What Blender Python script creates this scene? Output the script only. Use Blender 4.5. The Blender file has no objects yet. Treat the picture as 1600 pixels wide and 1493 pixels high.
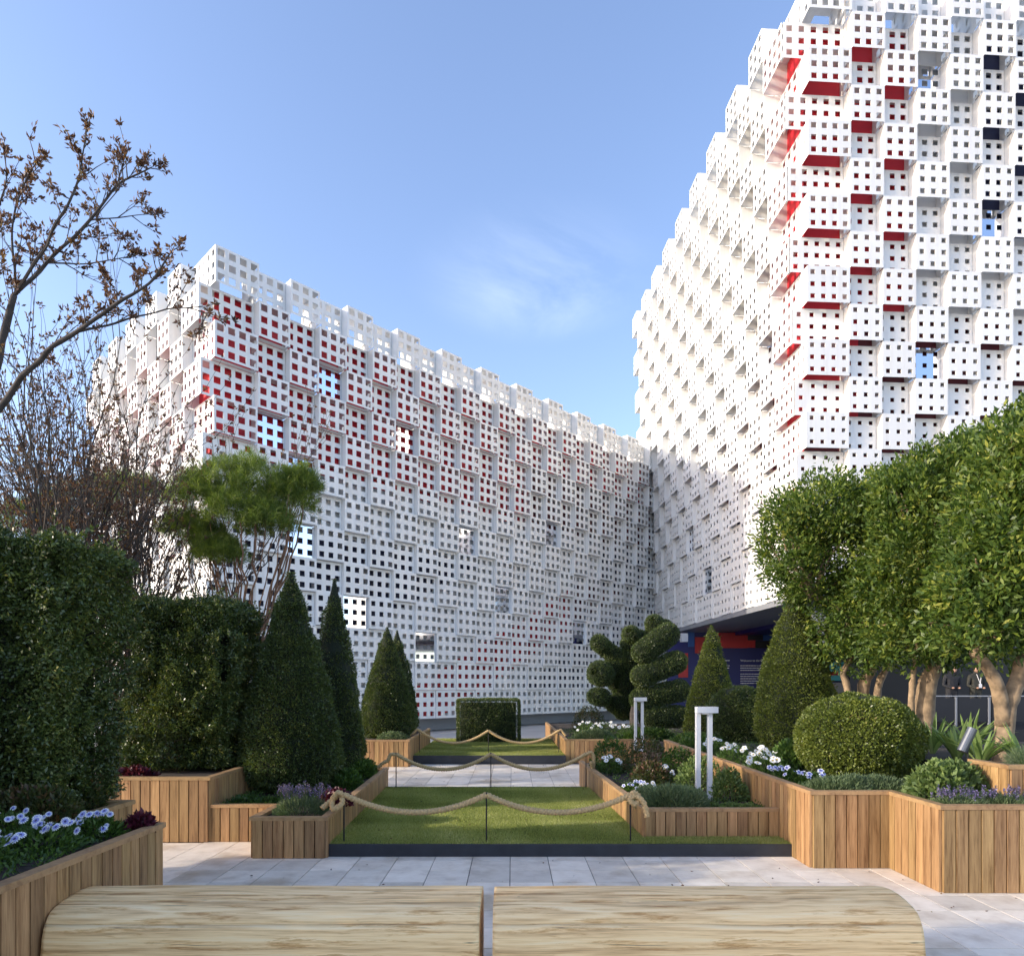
import bpy, math, random
import numpy as np
from mathutils import Vector, noise as mnoise

random.seed(7)
rng = np.random.default_rng(7)
sc = bpy.context.scene
COL = sc.collection

# ------------------------------------------------------------------ camera
F, CX, HZ, EYE = 1060.0, 800.0, 1072.0, 1.6          # focal length, centre, horizon in photo pixels; eye height
cam = bpy.data.cameras.new('camera'); cam_o = bpy.data.objects.new('camera', cam); COL.objects.link(cam_o)
cam_o.location = (0, 0, EYE); cam_o.rotation_euler = (math.radians(90), 0, 0)
cam.sensor_width = 36; cam.sensor_fit = 'HORIZONTAL'; cam.lens = 36 * F / 1600
cam.shift_y = (HZ - 746.5) / 1600; cam.clip_end = 3000; cam.clip_start = .05
sc.camera = cam_o

# ------------------------------------------------------------------ sun and sky
ALPHA, ELEV = math.radians(15.5), math.radians(17)      # the light travels towards +x, a little +y
ld = Vector((math.cos(ALPHA) * math.cos(ELEV), math.sin(ALPHA) * math.cos(ELEV), -math.sin(ELEV)))
sun = bpy.data.lights.new('sun', 'SUN'); sun.energy = 2.0; sun.angle = math.radians(.6); sun.color = (1, .90, .74)
sun_o = bpy.data.objects.new('sun', sun); COL.objects.link(sun_o)
sun_o.rotation_euler = ld.to_track_quat('-Z', 'Y').to_euler()
w = bpy.data.worlds.new('World'); sc.world = w; w.use_nodes = True
nt = w.node_tree; bg = nt.nodes['Background']
sky = nt.nodes.new('ShaderNodeTexSky'); sky.sky_type = 'NISHITA'; sky.sun_disc = False
sky.sun_elevation = ELEV; sky.sun_rotation = math.atan2(-ld.x, -ld.y); sky.altitude = 0
sky.air_density = 1.0; sky.dust_density = 1.2; sky.ozone_density = 1.8
SKY_STRENGTH = .15
bg.inputs['Strength'].default_value = SKY_STRENGTH
# thin wisps of high cloud
tc = nt.nodes.new('ShaderNodeTexCoord')
sep = nt.nodes.new('ShaderNodeSeparateXYZ'); nt.links.new(tc.outputs['Generated'], sep.inputs[0])
dv = nt.nodes.new('ShaderNodeVectorMath'); dv.operation = 'DIVIDE'
mx = nt.nodes.new('ShaderNodeMath'); mx.operation = 'MAXIMUM'; mx.inputs[1].default_value = .08
nt.links.new(sep.outputs['Z'], mx.inputs[0])
cb = nt.nodes.new('ShaderNodeCombineXYZ')
for i in range(3): nt.links.new(mx.outputs[0], cb.inputs[i])
nt.links.new(tc.outputs['Generated'], dv.inputs[0]); nt.links.new(cb.outputs[0], dv.inputs[1])
mp = nt.nodes.new('ShaderNodeMapping'); mp.inputs['Scale'].default_value = (1.0, .55, 1); mp.inputs['Location'].default_value = (.3, .15, 0)
nt.links.new(dv.outputs[0], mp.inputs[0])
nz = nt.nodes.new('ShaderNodeTexNoise'); nz.inputs['Scale'].default_value = 1.6; nz.inputs['Detail'].default_value = 7
nz.inputs['Roughness'].default_value = .62; nz.inputs['Distortion'].default_value = .8
nt.links.new(mp.outputs[0], nz.inputs['Vector'])
cr = nt.nodes.new('ShaderNodeValToRGB'); cr.color_ramp.elements[0].position = .42; cr.color_ramp.elements[1].position = .80
cr.color_ramp.elements[0].color = (0, 0, 0, 1); cr.color_ramp.elements[1].color = (.24, .24, .24, 1)
nt.links.new(nz.outputs['Fac'], cr.inputs[0])
hs = nt.nodes.new('ShaderNodeMix'); hs.data_type = 'RGBA'; hs.blend_type = 'MULTIPLY'; hs.inputs[0].default_value = 1
hs.inputs[7].default_value = (1.18, 1.10, 1.17, 1)
nt.links.new(sky.outputs[0], hs.inputs[6])
mix = nt.nodes.new('ShaderNodeMix'); mix.data_type = 'RGBA'
dist = nt.nodes.new('ShaderNodeVectorMath'); dist.operation = 'DISTANCE'; dist.inputs[1].default_value = (.06, 1.68, 1)
nt.links.new(dv.outputs[0], dist.inputs[0])
fall = nt.nodes.new('ShaderNodeMapRange'); fall.interpolation_type = 'SMOOTHSTEP'
for k_, v_ in (('From Min', .05), ('From Max', .34), ('To Min', 1.0), ('To Max', .0)): fall.inputs[k_].default_value = v_
nt.links.new(dist.outputs['Value'], fall.inputs['Value'])
cm = nt.nodes.new('ShaderNodeMath'); cm.operation = 'MULTIPLY'
nt.links.new(cr.outputs[0], cm.inputs[0]); nt.links.new(fall.outputs[0], cm.inputs[1]); nt.links.new(cm.outputs[0], mix.inputs[0]); nt.links.new(hs.outputs[2], mix.inputs[6])
mix.inputs[7].default_value = (7.0, 7.3, 7.8, 1)
nt.links.new(mix.outputs[2], bg.inputs['Color'])
sc.view_settings.view_transform = 'Standard'; sc.view_settings.look = 'None'
sc.view_settings.exposure = 1.3; sc.view_settings.gamma = 1; sc.view_settings.use_curve_mapping = False
sc.cycles.max_bounces = 8; sc.cycles.transparent_max_bounces = 8

def at(x, y=None, Y=1.0, z=None):
    """photo pixel -> place in the garden: at distance Y, or on the level z when y and z are given"""
    if z is not None: Y = F * (EYE - z) / (y - HZ)
    zz = z if z is not None else EYE + (HZ - y) * Y / F
    return Vector(((x - CX) / F * Y, Y, zz))

# ------------------------------------------------------------------ materials
def N(nt, kind, **kw):
    n = nt.nodes.new(kind)
    for k, v in kw.items():
        if k in n.inputs: n.inputs[k].default_value = v
        else: setattr(n, k, v)
    return n
def new_mat(name):
    m = bpy.data.materials.new(name); m.use_nodes = True
    return m, m.node_tree, m.node_tree.nodes['Principled BSDF']
def ramp(nt, fac, stops):
    r = nt.nodes.new('ShaderNodeValToRGB'); e = r.color_ramp.elements
    while len(e) < len(stops): e.new(.5)
    for i, (p, c) in enumerate(stops): e[i].position = p; e[i].color = (*c, 1)
    nt.links.new(fac, r.inputs[0]); return r.outputs[0]
def bump(nt, b, h, strength, dist=.01):
    n = N(nt, 'ShaderNodeBump', Strength=strength, Distance=dist); nt.links.new(h, n.inputs['Height'])
    nt.links.new(n.outputs[0], b.inputs['Normal'])
def plain(name, c, rough=.5, metal=0, nscale=6, namt=.12, bumpamt=0):
    m, nt, b = new_mat(name)
    tc = N(nt, 'ShaderNodeTexCoord'); oi = N(nt, 'ShaderNodeObjectInfo')
    add = N(nt, 'ShaderNodeVectorMath', operation='ADD')
    nt.links.new(tc.outputs['Object'], add.inputs[0]); nt.links.new(oi.outputs['Location'], add.inputs[1])
    n = N(nt, 'ShaderNodeTexNoise', Scale=nscale, Detail=5); nt.links.new(add.outputs[0], n.inputs['Vector'])
    nt.links.new(ramp(nt, n.outputs['Fac'], [(.3, tuple(v * (1 - namt) for v in c)), (.7, tuple(min(1, v * (1 + namt)) for v in c))]), b.inputs['Base Color'])
    b.inputs['Roughness'].default_value = rough; b.inputs['Metallic'].default_value = metal
    if bumpamt: bump(nt, b, n.outputs['Fac'], bumpamt)
    return m
def wood(name, dark, light, scale=(26, 26, 1.6), rough=.6, vary=.45, knots=False):
    m, nt, b = new_mat(name)
    tc = N(nt, 'ShaderNodeTexCoord'); oi = N(nt, 'ShaderNodeObjectInfo')
    off = N(nt, 'ShaderNodeVectorMath', operation='SCALE'); off.inputs[0].default_value = (13, 7, 29)
    nt.links.new(oi.outputs['Random'], off.inputs['Scale'])
    add = N(nt, 'ShaderNodeVectorMath', operation='ADD')
    nt.links.new(tc.outputs['Object'], add.inputs[0]); nt.links.new(off.outputs[0], add.inputs[1])
    mp = N(nt, 'ShaderNodeMapping'); mp.inputs['Scale'].default_value = scale; nt.links.new(add.outputs[0], mp.inputs[0])
    n = N(nt, 'ShaderNodeTexNoise', Scale=1.0, Detail=8, Roughness=.66, Distortion=.35); nt.links.new(mp.outputs[0], n.inputs['Vector'])
    mp2 = N(nt, 'ShaderNodeMapping'); mp2.inputs['Scale'].default_value = tuple(s * 5 for s in scale); nt.links.new(add.outputs[0], mp2.inputs[0])
    n2 = N(nt, 'ShaderNodeTexNoise', Scale=1.0, Detail=4); nt.links.new(mp2.outputs[0], n2.inputs['Vector'])
    s = N(nt, 'ShaderNodeMath', operation='MULTIPLY_ADD'); s.inputs[1].default_value = .35
    nt.links.new(n2.outputs['Fac'], s.inputs[0]); nt.links.new(n.outputs['Fac'], s.inputs[2])
    c = ramp(nt, s.outputs[0], [(.5, dark), (.64, tuple((a + b_) / 2 for a, b_ in zip(dark, light))), (.86, light)])
    if vary:
        hv = N(nt, 'ShaderNodeHueSaturation'); nt.links.new(c, hv.inputs['Color'])
        mr = N(nt, 'ShaderNodeMapRange'); mr.inputs['To Min'].default_value = 1 - vary * .75; mr.inputs['To Max'].default_value = 1 + vary * .6
        nt.links.new(oi.outputs['Random'], mr.inputs['Value']); nt.links.new(mr.outputs[0], hv.inputs['Value'])
        wn = N(nt, 'ShaderNodeTexWhiteNoise'); nt.links.new(oi.outputs['Random'], wn.inputs['Vector'])
        mh = N(nt, 'ShaderNodeMapRange'); mh.inputs['To Min'].default_value = .494; mh.inputs['To Max'].default_value = .508
        nt.links.new(wn.outputs[0], mh.inputs['Value']); nt.links.new(mh.outputs[0], hv.inputs['Hue'])
        c = hv.outputs[0]
    if knots:
        mp3 = N(nt, 'ShaderNodeMapping'); mp3.inputs['Scale'].default_value = (1.9, 22, 22); nt.links.new(add.outputs[0], mp3.inputs[0])
        n3 = N(nt, 'ShaderNodeTexNoise', Scale=1.0, Detail=5, Distortion=.5); nt.links.new(mp3.outputs[0], n3.inputs['Vector'])
        mm = N(nt, 'ShaderNodeMix', data_type='RGBA', blend_type='MULTIPLY'); mm.inputs[0].default_value = .9
        k = ramp(nt, n3.outputs['Fac'], [(.27, (.42, .30, .18)), (.38, (.74, .64, .48)), (.46, (1, .98, .93)), (.62, (1, 1, 1)), (.75, (.80, .74, .60))])
        nt.links.new(c, mm.inputs[6]); nt.links.new(k, mm.inputs[7]); c = mm.outputs[2]
    nt.links.new(c, b.inputs['Base Color']); b.inputs['Roughness'].default_value = rough
    bump(nt, b, s.outputs[0], .25, .004)
    return m
def foliage(name, stops, rough=.45, trans=.25, spec=.4):
    """leaf colour from a per-leaf random number"""
    m, nt, b = new_mat(name)
    a = N(nt, 'ShaderNodeAttribute', attribute_name='rnd')
    c = ramp(nt, a.outputs['Fac'], stops)
    nt.links.new(c, b.inputs['Base Color']); b.inputs['Roughness'].default_value = rough
    b.inputs['Specular IOR Level'].default_value = spec
    t = N(nt, 'ShaderNodeBsdfTranslucent'); g = N(nt, 'ShaderNodeMix', data_type='RGBA', blend_type='MULTIPLY'); g.inputs[0].default_value = 1
    g.inputs[7].default_value = (1.5, 1.6, .7, 1); nt.links.new(c, g.inputs[6]); nt.links.new(g.outputs[2], t.inputs[0])
    ms = N(nt, 'ShaderNodeMixShader'); ms.inputs[0].default_value = trans
    nt.links.new(b.outputs[0], ms.inputs[1]); nt.links.new(t.outputs[0], ms.inputs[2])
    nt.links.new(ms.outputs[0], nt.nodes['Material Output'].inputs[0])
    return m

MAT = {}
MAT['panel'] = plain('white_coated_metal', (.80, .80, .78), .42, 0, .7, .02)
def panel_tones(m):
    nt = m.node_tree; b = nt.nodes['Principled BSDF']; src = b.inputs['Base Color'].links[0].from_socket
    oi = N(nt, 'ShaderNodeObjectInfo'); mr = N(nt, 'ShaderNodeMapRange'); mr.inputs['To Min'].default_value = .93; mr.inputs['To Max'].default_value = 1.0
    nt.links.new(oi.outputs['Random'], mr.inputs['Value'])
    g = N(nt, 'ShaderNodeNewGeometry'); mp = N(nt, 'ShaderNodeMapping'); mp.inputs['Scale'].default_value = (5, 5, .5); nt.links.new(g.outputs['Position'], mp.inputs[0])
    n = N(nt, 'ShaderNodeTexNoise', Scale=1.0, Detail=6, Roughness=.6); nt.links.new(mp.outputs[0], n.inputs['Vector'])
    st = ramp(nt, n.outputs['Fac'], [(.3, (.90, .885, .86)), (.5, (1, 1, 1))])
    h = N(nt, 'ShaderNodeHueSaturation'); nt.links.new(src, h.inputs['Color']); nt.links.new(mr.outputs[0], h.inputs['Value'])
    mu = N(nt, 'ShaderNodeMix', data_type='RGBA', blend_type='MULTIPLY'); mu.inputs[0].default_value = .8
    nt.links.new(h.outputs[0], mu.inputs[6]); nt.links.new(st, mu.inputs[7]); nt.links.new(mu.outputs[2], b.inputs['Base Color'])
panel_tones(MAT['panel'])
MAT['mirror'] = plain('polished_mirror_steel', (.78, .81, .86), .05, 1, .5, .02)
MAT['frame'] = plain('white_frame', (.76, .76, .75), .5, 0, 2, .03)
MAT['red'] = plain('red_wall_panel', (.62, .02, .035), .45, 0, 1, .06)
MAT['navy'] = plain('navy_wall_panel', (.018, .022, .07), .45, 0, 1, .1)
MAT['grey'] = plain('pale_grey_wall_panel', (.66, .66, .65), .5, 0, 1, .06)
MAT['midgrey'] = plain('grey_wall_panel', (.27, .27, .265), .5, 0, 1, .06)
MAT['shadedred'] = plain('shaded_red_wall_panel', (.12, .012, .02), .5, 0, 1, .1)  # same red wall, darkened to put its shade into the colour
MAT['plinth'] = plain('grey_plinth', (.30, .31, .33), .6, 0, 2, .06)
MAT['soffit'] = plain('grey_soffit', (.22, .23, .25), .5, 0, 2, .06)
MAT['board'] = wood('teak_board', (.17, .082, .026), (.46, .275, .12), vary=.36)
MAT['cap'] = wood('teak_cap', (.24, .135, .06), (.44, .27, .125), scale=(8, 8, 8), vary=.2)
def log_mat():
    m, nt, b = new_mat('pale_log_wood')
    tc = N(nt, 'ShaderNodeTexCoord'); oi = N(nt, 'ShaderNodeObjectInfo')
    off = N(nt, 'ShaderNodeVectorMath', operation='SCALE'); off.inputs[0].default_value = (9, 0, 0); nt.links.new(oi.outputs['Random'], off.inputs['Scale'])
    add = N(nt, 'ShaderNodeVectorMath', operation='ADD'); nt.links.new(tc.outputs['Object'], add.inputs[0]); nt.links.new(off.outputs[0], add.inputs[1])
    def noise(scale, detail=5, rough=.6, dist=0):
        mp = N(nt, 'ShaderNodeMapping'); mp.inputs['Scale'].default_value = scale; nt.links.new(add.outputs[0], mp.inputs[0])
        n = N(nt, 'ShaderNodeTexNoise', Scale=1.0, Detail=detail, Roughness=rough, Distortion=dist); nt.links.new(mp.outputs[0], n.inputs['Vector']); return n.outputs['Fac']
    def math_(op, a, b_=None, c=None):
        n = N(nt, 'ShaderNodeMath', operation=op)
        for i, v in enumerate((a, b_, c)):
            if v is None: continue
            if isinstance(v, (int, float)): n.inputs[i].default_value = v
            else: nt.links.new(v, n.inputs[i])
        return n.outputs[0]
    sp = N(nt, 'ShaderNodeSeparateXYZ'); nt.links.new(tc.outputs['Object'], sp.inputs[0])
    dy = math_('ADD', sp.outputs['Y'], -.05); dz = math_('ADD', sp.outputs['Z'], -.16)
    rad = math_('SQRT', math_('ADD', math_('MULTIPLY', dy, dy), math_('MULTIPLY', dz, dz)))
    warp = noise((.75, 2.2, 2.2), 2, .4)
    ring = math_('MULTIPLY_ADD', warp, .075, rad)
    wv = math_('SINE', math_('MULTIPLY', ring, 620.0))
    wv2 = math_('SINE', math_('MULTIPLY', ring, 210.0))
    fine = noise((4, 210, 210), 4, .65); mid = noise((1.6, 30, 30), 5, .6)
    tone = math_('ADD', math_('MULTIPLY', wv, .045), math_('ADD', math_('MULTIPLY', wv2, .045), math_('ADD', math_('MULTIPLY', fine, .42), math_('MULTIPLY', mid, .58))))
    c = ramp(nt, tone, [(.30, (.42, .245, .095)), (.42, (.74, .48, .22)), (.54, (.93, .65, .32)), (.72, (.97, .76, .45))])
    # brown weathered patches, following the grain
    pt = ramp(nt, noise((2.2, 24, 24), 7, .72, .3), [(.32, (.40, .27, .15)), (.40, (.70, .57, .40)), (.47, (1, 1, 1)), (.66, (1, 1, 1)), (.76, (.80, .78, .66))])
    mu = N(nt, 'ShaderNodeMix', data_type='RGBA', blend_type='MULTIPLY'); mu.inputs[0].default_value = .9; nt.links.new(c, mu.inputs[6]); nt.links.new(pt, mu.inputs[7])
    # hairline drying cracks
    cn = noise((.45, 20, 20), 1, .3); gate = noise((1.1, 5, 5), 2)
    cr_ = math_('ABSOLUTE', math_('ADD', cn, -.5)); line = ramp(nt, cr_, [(0, (.05, .035, .02)), (.0014, (.12, .08, .05)), (.0032, (1, 1, 1))])
    gt = ramp(nt, gate, [(.50, (0, 0, 0)), (.54, (1, 1, 1))])
    m2 = N(nt, 'ShaderNodeMix', data_type='RGBA', blend_type='MULTIPLY'); nt.links.new(gt, m2.inputs[0]); nt.links.new(mu.outputs[2], m2.inputs[6]); nt.links.new(line, m2.inputs[7])
    nt.links.new(m2.outputs[2], b.inputs['Base Color']); b.inputs['Roughness'].default_value = .55
    bump(nt, b, math_('ADD', tone, math_('MULTIPLY', fine, .5)), .5, .004)
    MAT['log'] = m
log_mat()
MAT['tile'] = plain('limestone_tile', (.50, .47, .43), .65, 0, 5, .12, .05)
MAT['joint'] = plain('dark_joint_sand', (.16, .15, .14), .9, 0, 9, .2)
MAT['edging'] = plain('black_steel_edging', (.022, .025, .032), .5, 0, 8, .25)
MAT['soil'] = plain('dark_soil', (.035, .024, .017), .95, 0, 28, .55, .8)
MAT['turf'] = plain('turf_base', (.10, .12, .03), .9, 0, 22, .35, .5)
MAT['grass'] = foliage('grass_blade', [(0, (.12, .15, .035)), (.45, (.28, .31, .09)), (.8, (.44, .44, .18)), (1, (.70, .66, .42))], .6, .4)
MAT['yew'] = foliage('yew_leaf', [(0, (.035, .055, .016)), (.6, (.08, .115, .028)), (1, (.18, .21, .055))], .38, .14, .5)
MAT['box'] = foliage('box_leaf', [(0, (.05, .07, .012)), (.55, (.12, .155, .026)), (.9, (.22, .25, .045)), (1, (.26, .18, .08))], .4, .18, .5)
MAT['hedge'] = foliage('hedge_leaf', [(0, (.032, .052, .016)), (.6, (.08, .115, .03)), (.9, (.17, .20, .045)), (1, (.28, .25, .06))], .35, .16, .5)
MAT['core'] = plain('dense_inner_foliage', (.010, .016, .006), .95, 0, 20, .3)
MAT['privet'] = foliage('glossy_leaf', [(0, (.028, .058, .014)), (.45, (.07, .12, .022)), (.8, (.16, .21, .035)), (1, (.36, .36, .07))], .46, .3, .35)
MAT['pine'] = foliage('pine_needle', [(0, (.04, .075, .016)), (.5, (.12, .175, .03)), (1, (.32, .37, .08))], .5, .35)
MAT['brownleaf'] = foliage('bronze_leaf', [(0, (.045, .022, .018)), (.5, (.11, .052, .036)), (.85, (.19, .105, .055)), (1, (.24, .19, .09))], .5, .3)
MAT['palegreen'] = foliage('pale_green_leaf', [(0, (.07, .11, .04)), (.6, (.14, .2, .06)), (1, (.26, .33, .11))], .55, .3)
MAT['strap'] = foliage('strap_leaf', [(0, (.12, .18, .06)), (.6, (.22, .31, .10)), (1, (.40, .48, .2))], .45, .35)
MAT['greygreen'] = foliage('grey_green_leaf', [(0, (.06, .09, .045)), (.6, (.13, .18, .085)), (1, (.26, .32, .16))], .6, .2)
MAT['midgreen'] = foliage('mid_green_leaf', [(0, (.03, .065, .014)), (.6, (.07, .13, .025)), (1, (.14, .22, .04))], .45, .25)
MAT['rose'] = foliage('rose_leaf', [(0, (.03, .05, .02)), (.5, (.07, .09, .025)), (.8, (.13, .07, .04)), (1, (.2, .08, .05))], .45, .25)
MAT['purpleleaf'] = foliage('purple_leaf', [(0, (.03, .006, .012)), (.6, (.09, .014, .03)), (1, (.16, .03, .06))], .4, .2)
MAT['lilac'] = foliage('lilac_flower', [(0, (.09, .07, .17)), (.6, (.17, .13, .29)), (1, (.30, .25, .42))], .6, .25)
MAT['petalw'] = plain('white_petal', (.82, .82, .80), .6, 0, 30, .03)
MAT['petalb'] = plain('blue_petal', (.30, .32, .66), .6, 0, 30, .15)
MAT['eye'] = plain('yellow_flower_eye', (.55, .36, .04), .7, 0, 30, .2)
MAT['eyeb'] = plain('dark_blue_flower_eye', (.04, .04, .16), .6, 0, 30, .2)
MAT['bark'] = plain('smooth_pale_bark', (.27, .19, .115), .85, 0, 11, .5, .9)
MAT['barkred'] = plain('reddish_pine_bark', (.22, .12, .07), .85, 0, 12, .35, .6)
MAT['barkgrey'] = plain('dark_grey_bark', (.055, .045, .038), .85, 0, 14, .4, .6)
MAT['rope'] = plain('tan_rope', (.52, .36, .17), .85, 0, 60, .25, .6)
MAT['post'] = plain('dark_iron_post', (.03, .03, .03), .5, .6, 10, .1)
MAT['lamp'] = plain('pale_grey_lamp_metal', (.56, .58, .61), .4, .1, 4, .03)
MAT['lens'] = plain('lamp_lens', (.7, .7, .68), .3, 0, 4, .03)
MAT['bluewall'] = plain('dark_blue_print', (.012, .014, .11), .4, 0, 1, .06)
MAT['midblue'] = plain('mid_blue_print', (.02, .08, .28), .4, 0, 1, .06)
MAT['redprint'] = plain('red_print', (.42, .02, .02), .4, 0, 1, .06)
MAT['blackprint_shade'] = plain('black_print_and_shade', (.010, .009, .013), .4, 0, 1, .06)  # black of the print, also used for the shade inside the hall
MAT['cyan'] = plain('cyan_print', (.10, .46, .52), .4, 0, 1, .04)
MAT['white'] = plain('white_print', (.75, .75, .76), .5, 0, 1, .02)
MAT['skin'] = plain('skin', (.42, .24, .17), .5, 0, 8, .06)
MAT['cloth'] = plain('black_cloth', (.02, .02, .024), .8, 0, 20, .2)
MAT['cloth2'] = plain('dark_olive_cloth', (.035, .035, .028), .8, 0, 20, .2)
MAT['hair'] = plain('dark_hair', (.02, .014, .01), .6, 0, 30, .2)
MAT['spot'] = plain('grey_spotlight_metal', (.16, .165, .175), .35, .6, 6, .05)
MAT['ground'] = plain('far_paving', (.48, .46, .43), .8, 0, .5, .12)

# ------------------------------------------------------------------ helpers
def tag(o, label=None, cat=None, group=None, kind=None):
    for k, v in (('label', label), ('category', cat), ('group', group), ('kind', kind)):
        if v: o[k] = v
    return o
def thing(name, label, cat, loc=(0, 0, 0), group=None, rz=0):
    o = bpy.data.objects.new(name, None); o.location = loc; o.rotation_euler = (0, 0, rz); o.empty_display_size = .2
    COL.objects.link(o); return tag(o, label, cat, group)
def world_loc(o):
    v = Vector((0, 0, 0))
    while o: v += o.location; o = o.parent
    return v
def link_mesh(name, me, mat=None, parent=None, loc=None):
    if mat and not me.materials:
        for m in (mat if isinstance(mat, (list, tuple)) else [mat]): me.materials.append(MAT[m])
    o = bpy.data.objects.new(name, me); COL.objects.link(o)
    if parent: o.parent = parent
    if loc is not None: o.location = loc
    return o
def mesh_from(name, V, Fq, mats=None, smooth=False, rnd=None):
    me = bpy.data.meshes.new(name)
    if isinstance(Fq, np.ndarray):
        n = Fq.shape[1]; me.vertices.add(len(V)); me.vertices.foreach_set('co', np.asarray(V, np.float32).ravel())
        me.loops.add(Fq.size); me.loops.foreach_set('vertex_index', Fq.astype(np.int32).ravel())
        me.polygons.add(len(Fq)); me.polygons.foreach_set('loop_start', np.arange(0, Fq.size, n, dtype=np.int32))
        me.polygons.foreach_set('loop_total', np.full(len(Fq), n, dtype=np.int32))
    else:
        me.from_pydata([tuple(v) for v in V], [], Fq)
    if mats is not None: me.polygons.foreach_set('material_index', np.asarray(mats, np.int32))
    me.update(calc_edges=True)
    if rnd is not None:
        a = me.attributes.new('rnd', 'FLOAT', 'FACE'); a.data.foreach_set('value', np.asarray(rnd, np.float32))
    if smooth: me.polygons.foreach_set('use_smooth', np.ones(len(me.polygons), bool))
    return me
class MB:
    """collects faces in world coordinates; build() links them as one mesh object"""
    def __init__(s): s.v = []; s.f = []; s.m = []
    def box(s, x0, x1, y0, y1, z0, z1, mi=0):
        b = len(s.v)
        s.v += [(x, y, z) for z in (z0, z1) for y in (y0, y1) for x in (x0, x1)]
        s.f += [tuple(b + i for i in q) for q in ((0, 2, 3, 1), (4, 5, 7, 6), (0, 1, 5, 4), (2, 6, 7, 3), (0, 4, 6, 2), (1, 3, 7, 5))]; s.m += [mi] * 6
        return s
    def prism(s, pts, z0, z1, mi=0):
        b = len(s.v); n = len(pts)
        s.v += [(p[0], p[1], z0) for p in pts] + [(p[0], p[1], z1) for p in pts]
        s.f += [tuple(b + i for i in reversed(range(n))), tuple(b + n + i for i in range(n))]
        s.f += [(b + i, b + (i + 1) % n, b + n + (i + 1) % n, b + n + i) for i in range(n)]; s.m += [mi] * (n + 2)
        return s
    def quad(s, *p, mi=0):
        b = len(s.v); s.v += [tuple(q) for q in p]; s.f.append(tuple(range(b, b + len(p)))); s.m.append(mi); return s
    def tube(s, pts, rad, seg=6, mi=0, twist=0, lobes=0, caps=True):
        pts = [Vector(p) for p in pts]; b = len(s.v)
        rad = rad if hasattr(rad, '__len__') else [rad] * len(pts)
        up = Vector((0, 0, 1)) if abs((pts[-1] - pts[0]).normalized().z) < .9 else Vector((1, 0, 0))
        for i, p in enumerate(pts):
            d = (pts[min(i + 1, len(pts) - 1)] - pts[max(i - 1, 0)]).normalized()
            a = d.cross(up).normalized(); c = a.cross(d)
            for j in range(seg):
                t = 2 * math.pi * j / seg; r = rad[i]
                if lobes: r *= 1 + .22 * math.cos(lobes * (t - twist * i))
                s.v.append(tuple(p + a * math.cos(t) * r + c * math.sin(t) * r))
        for i in range(len(pts) - 1):
            for j in range(seg):
                s.f.append((b + i * seg + j, b + i * seg + (j + 1) % seg, b + (i + 1) * seg + (j + 1) % seg, b + (i + 1) * seg + j)); s.m.append(mi)
        if caps:
            s.f += [tuple(b + j for j in reversed(range(seg))), tuple(b + (len(pts) - 1) * seg + j for j in range(seg))]; s.m += [mi, mi]
        return s
    def build(s, name, mat, parent=None, smooth=False):
        off = world_loc(parent) if parent else Vector((0, 0, 0))
        me = bpy.data.meshes.new(name)
        me.from_pydata([(v[0] - off.x, v[1] - off.y, v[2] - off.z) for v in s.v], [], s.f)
        if any(s.m): me.polygons.foreach_set('material_index', s.m)
        if smooth: me.polygons.foreach_set('use_smooth', [True] * len(me.polygons))
        return link_mesh(name, me, mat, parent)
def structure(name, mb, mat): return tag(mb.build(name, mat), kind='structure')

def unit(a): return a / np.maximum(np.linalg.norm(a, axis=1, keepdims=True), 1e-9)
def leaf_arrays(P, Nn, L, W, out=.6, jit=.5):
    """rhombic leaves rooted at P, leaning out along Nn"""
    n = len(P); R = unit(rng.normal(size=(n, 3)))
    d = unit(Nn * out + R * (1 - out) + rng.normal(size=(n, 3)) * jit * .3)
    wv = unit(np.cross(d, unit(rng.normal(size=(n, 3)))))
    l = L * rng.uniform(.65, 1.3, (n, 1)); ww = W * rng.uniform(.7, 1.2, (n, 1)) * .5
    up = np.cross(wv, d) * l * .12
    V = np.stack([P, P + d * l * .5 + wv * ww + up, P + d * l, P + d * l * .5 - wv * ww + up], 1).reshape(-1, 3)
    Fq = np.arange(4 * n).reshape(n, 4)
    return V, Fq
def leaves(name, P, Nn, L, W, mat, parent=None, out=.6, core=None, tone=None, kind=None):
    P = np.asarray(P, float); Nn = np.asarray(Nn, float)
    V, Fq = leaf_arrays(P, Nn, L, W, out)
    r = rng.random(len(P))
    if tone is not None: r = np.clip(.55 * r + .45 * tone, 0, 1)
    mats = None; rn = r; ml = [mat]
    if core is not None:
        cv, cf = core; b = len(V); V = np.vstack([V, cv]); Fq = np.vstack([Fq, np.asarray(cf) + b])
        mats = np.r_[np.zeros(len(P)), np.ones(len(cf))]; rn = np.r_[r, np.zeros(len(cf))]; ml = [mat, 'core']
    if parent: V = V - np.array(world_loc(parent))
    me = mesh_from(name, V, Fq, mats, False, rn)
    o = link_mesh(name, me, ml, parent)
    return tag(o, kind=kind)
def nz3(P, s, seed=0):
    return np.array([mnoise.noise(Vector((p[0] * s + seed, p[1] * s, p[2] * s))) for p in P])
def cheap_noise(P, s, seed=0):
    """smooth pseudo-noise from a few sines, quick for many points"""
    r = np.random.default_rng(seed + 100); o = np.zeros(len(P))
    for i in range(6):
        k = r.normal(size=3) * s * (1 + .5 * i); o += np.sin(P @ k + r.uniform(0, 6.28)) / (1 + .35 * i)
    return o / 2.6
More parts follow.
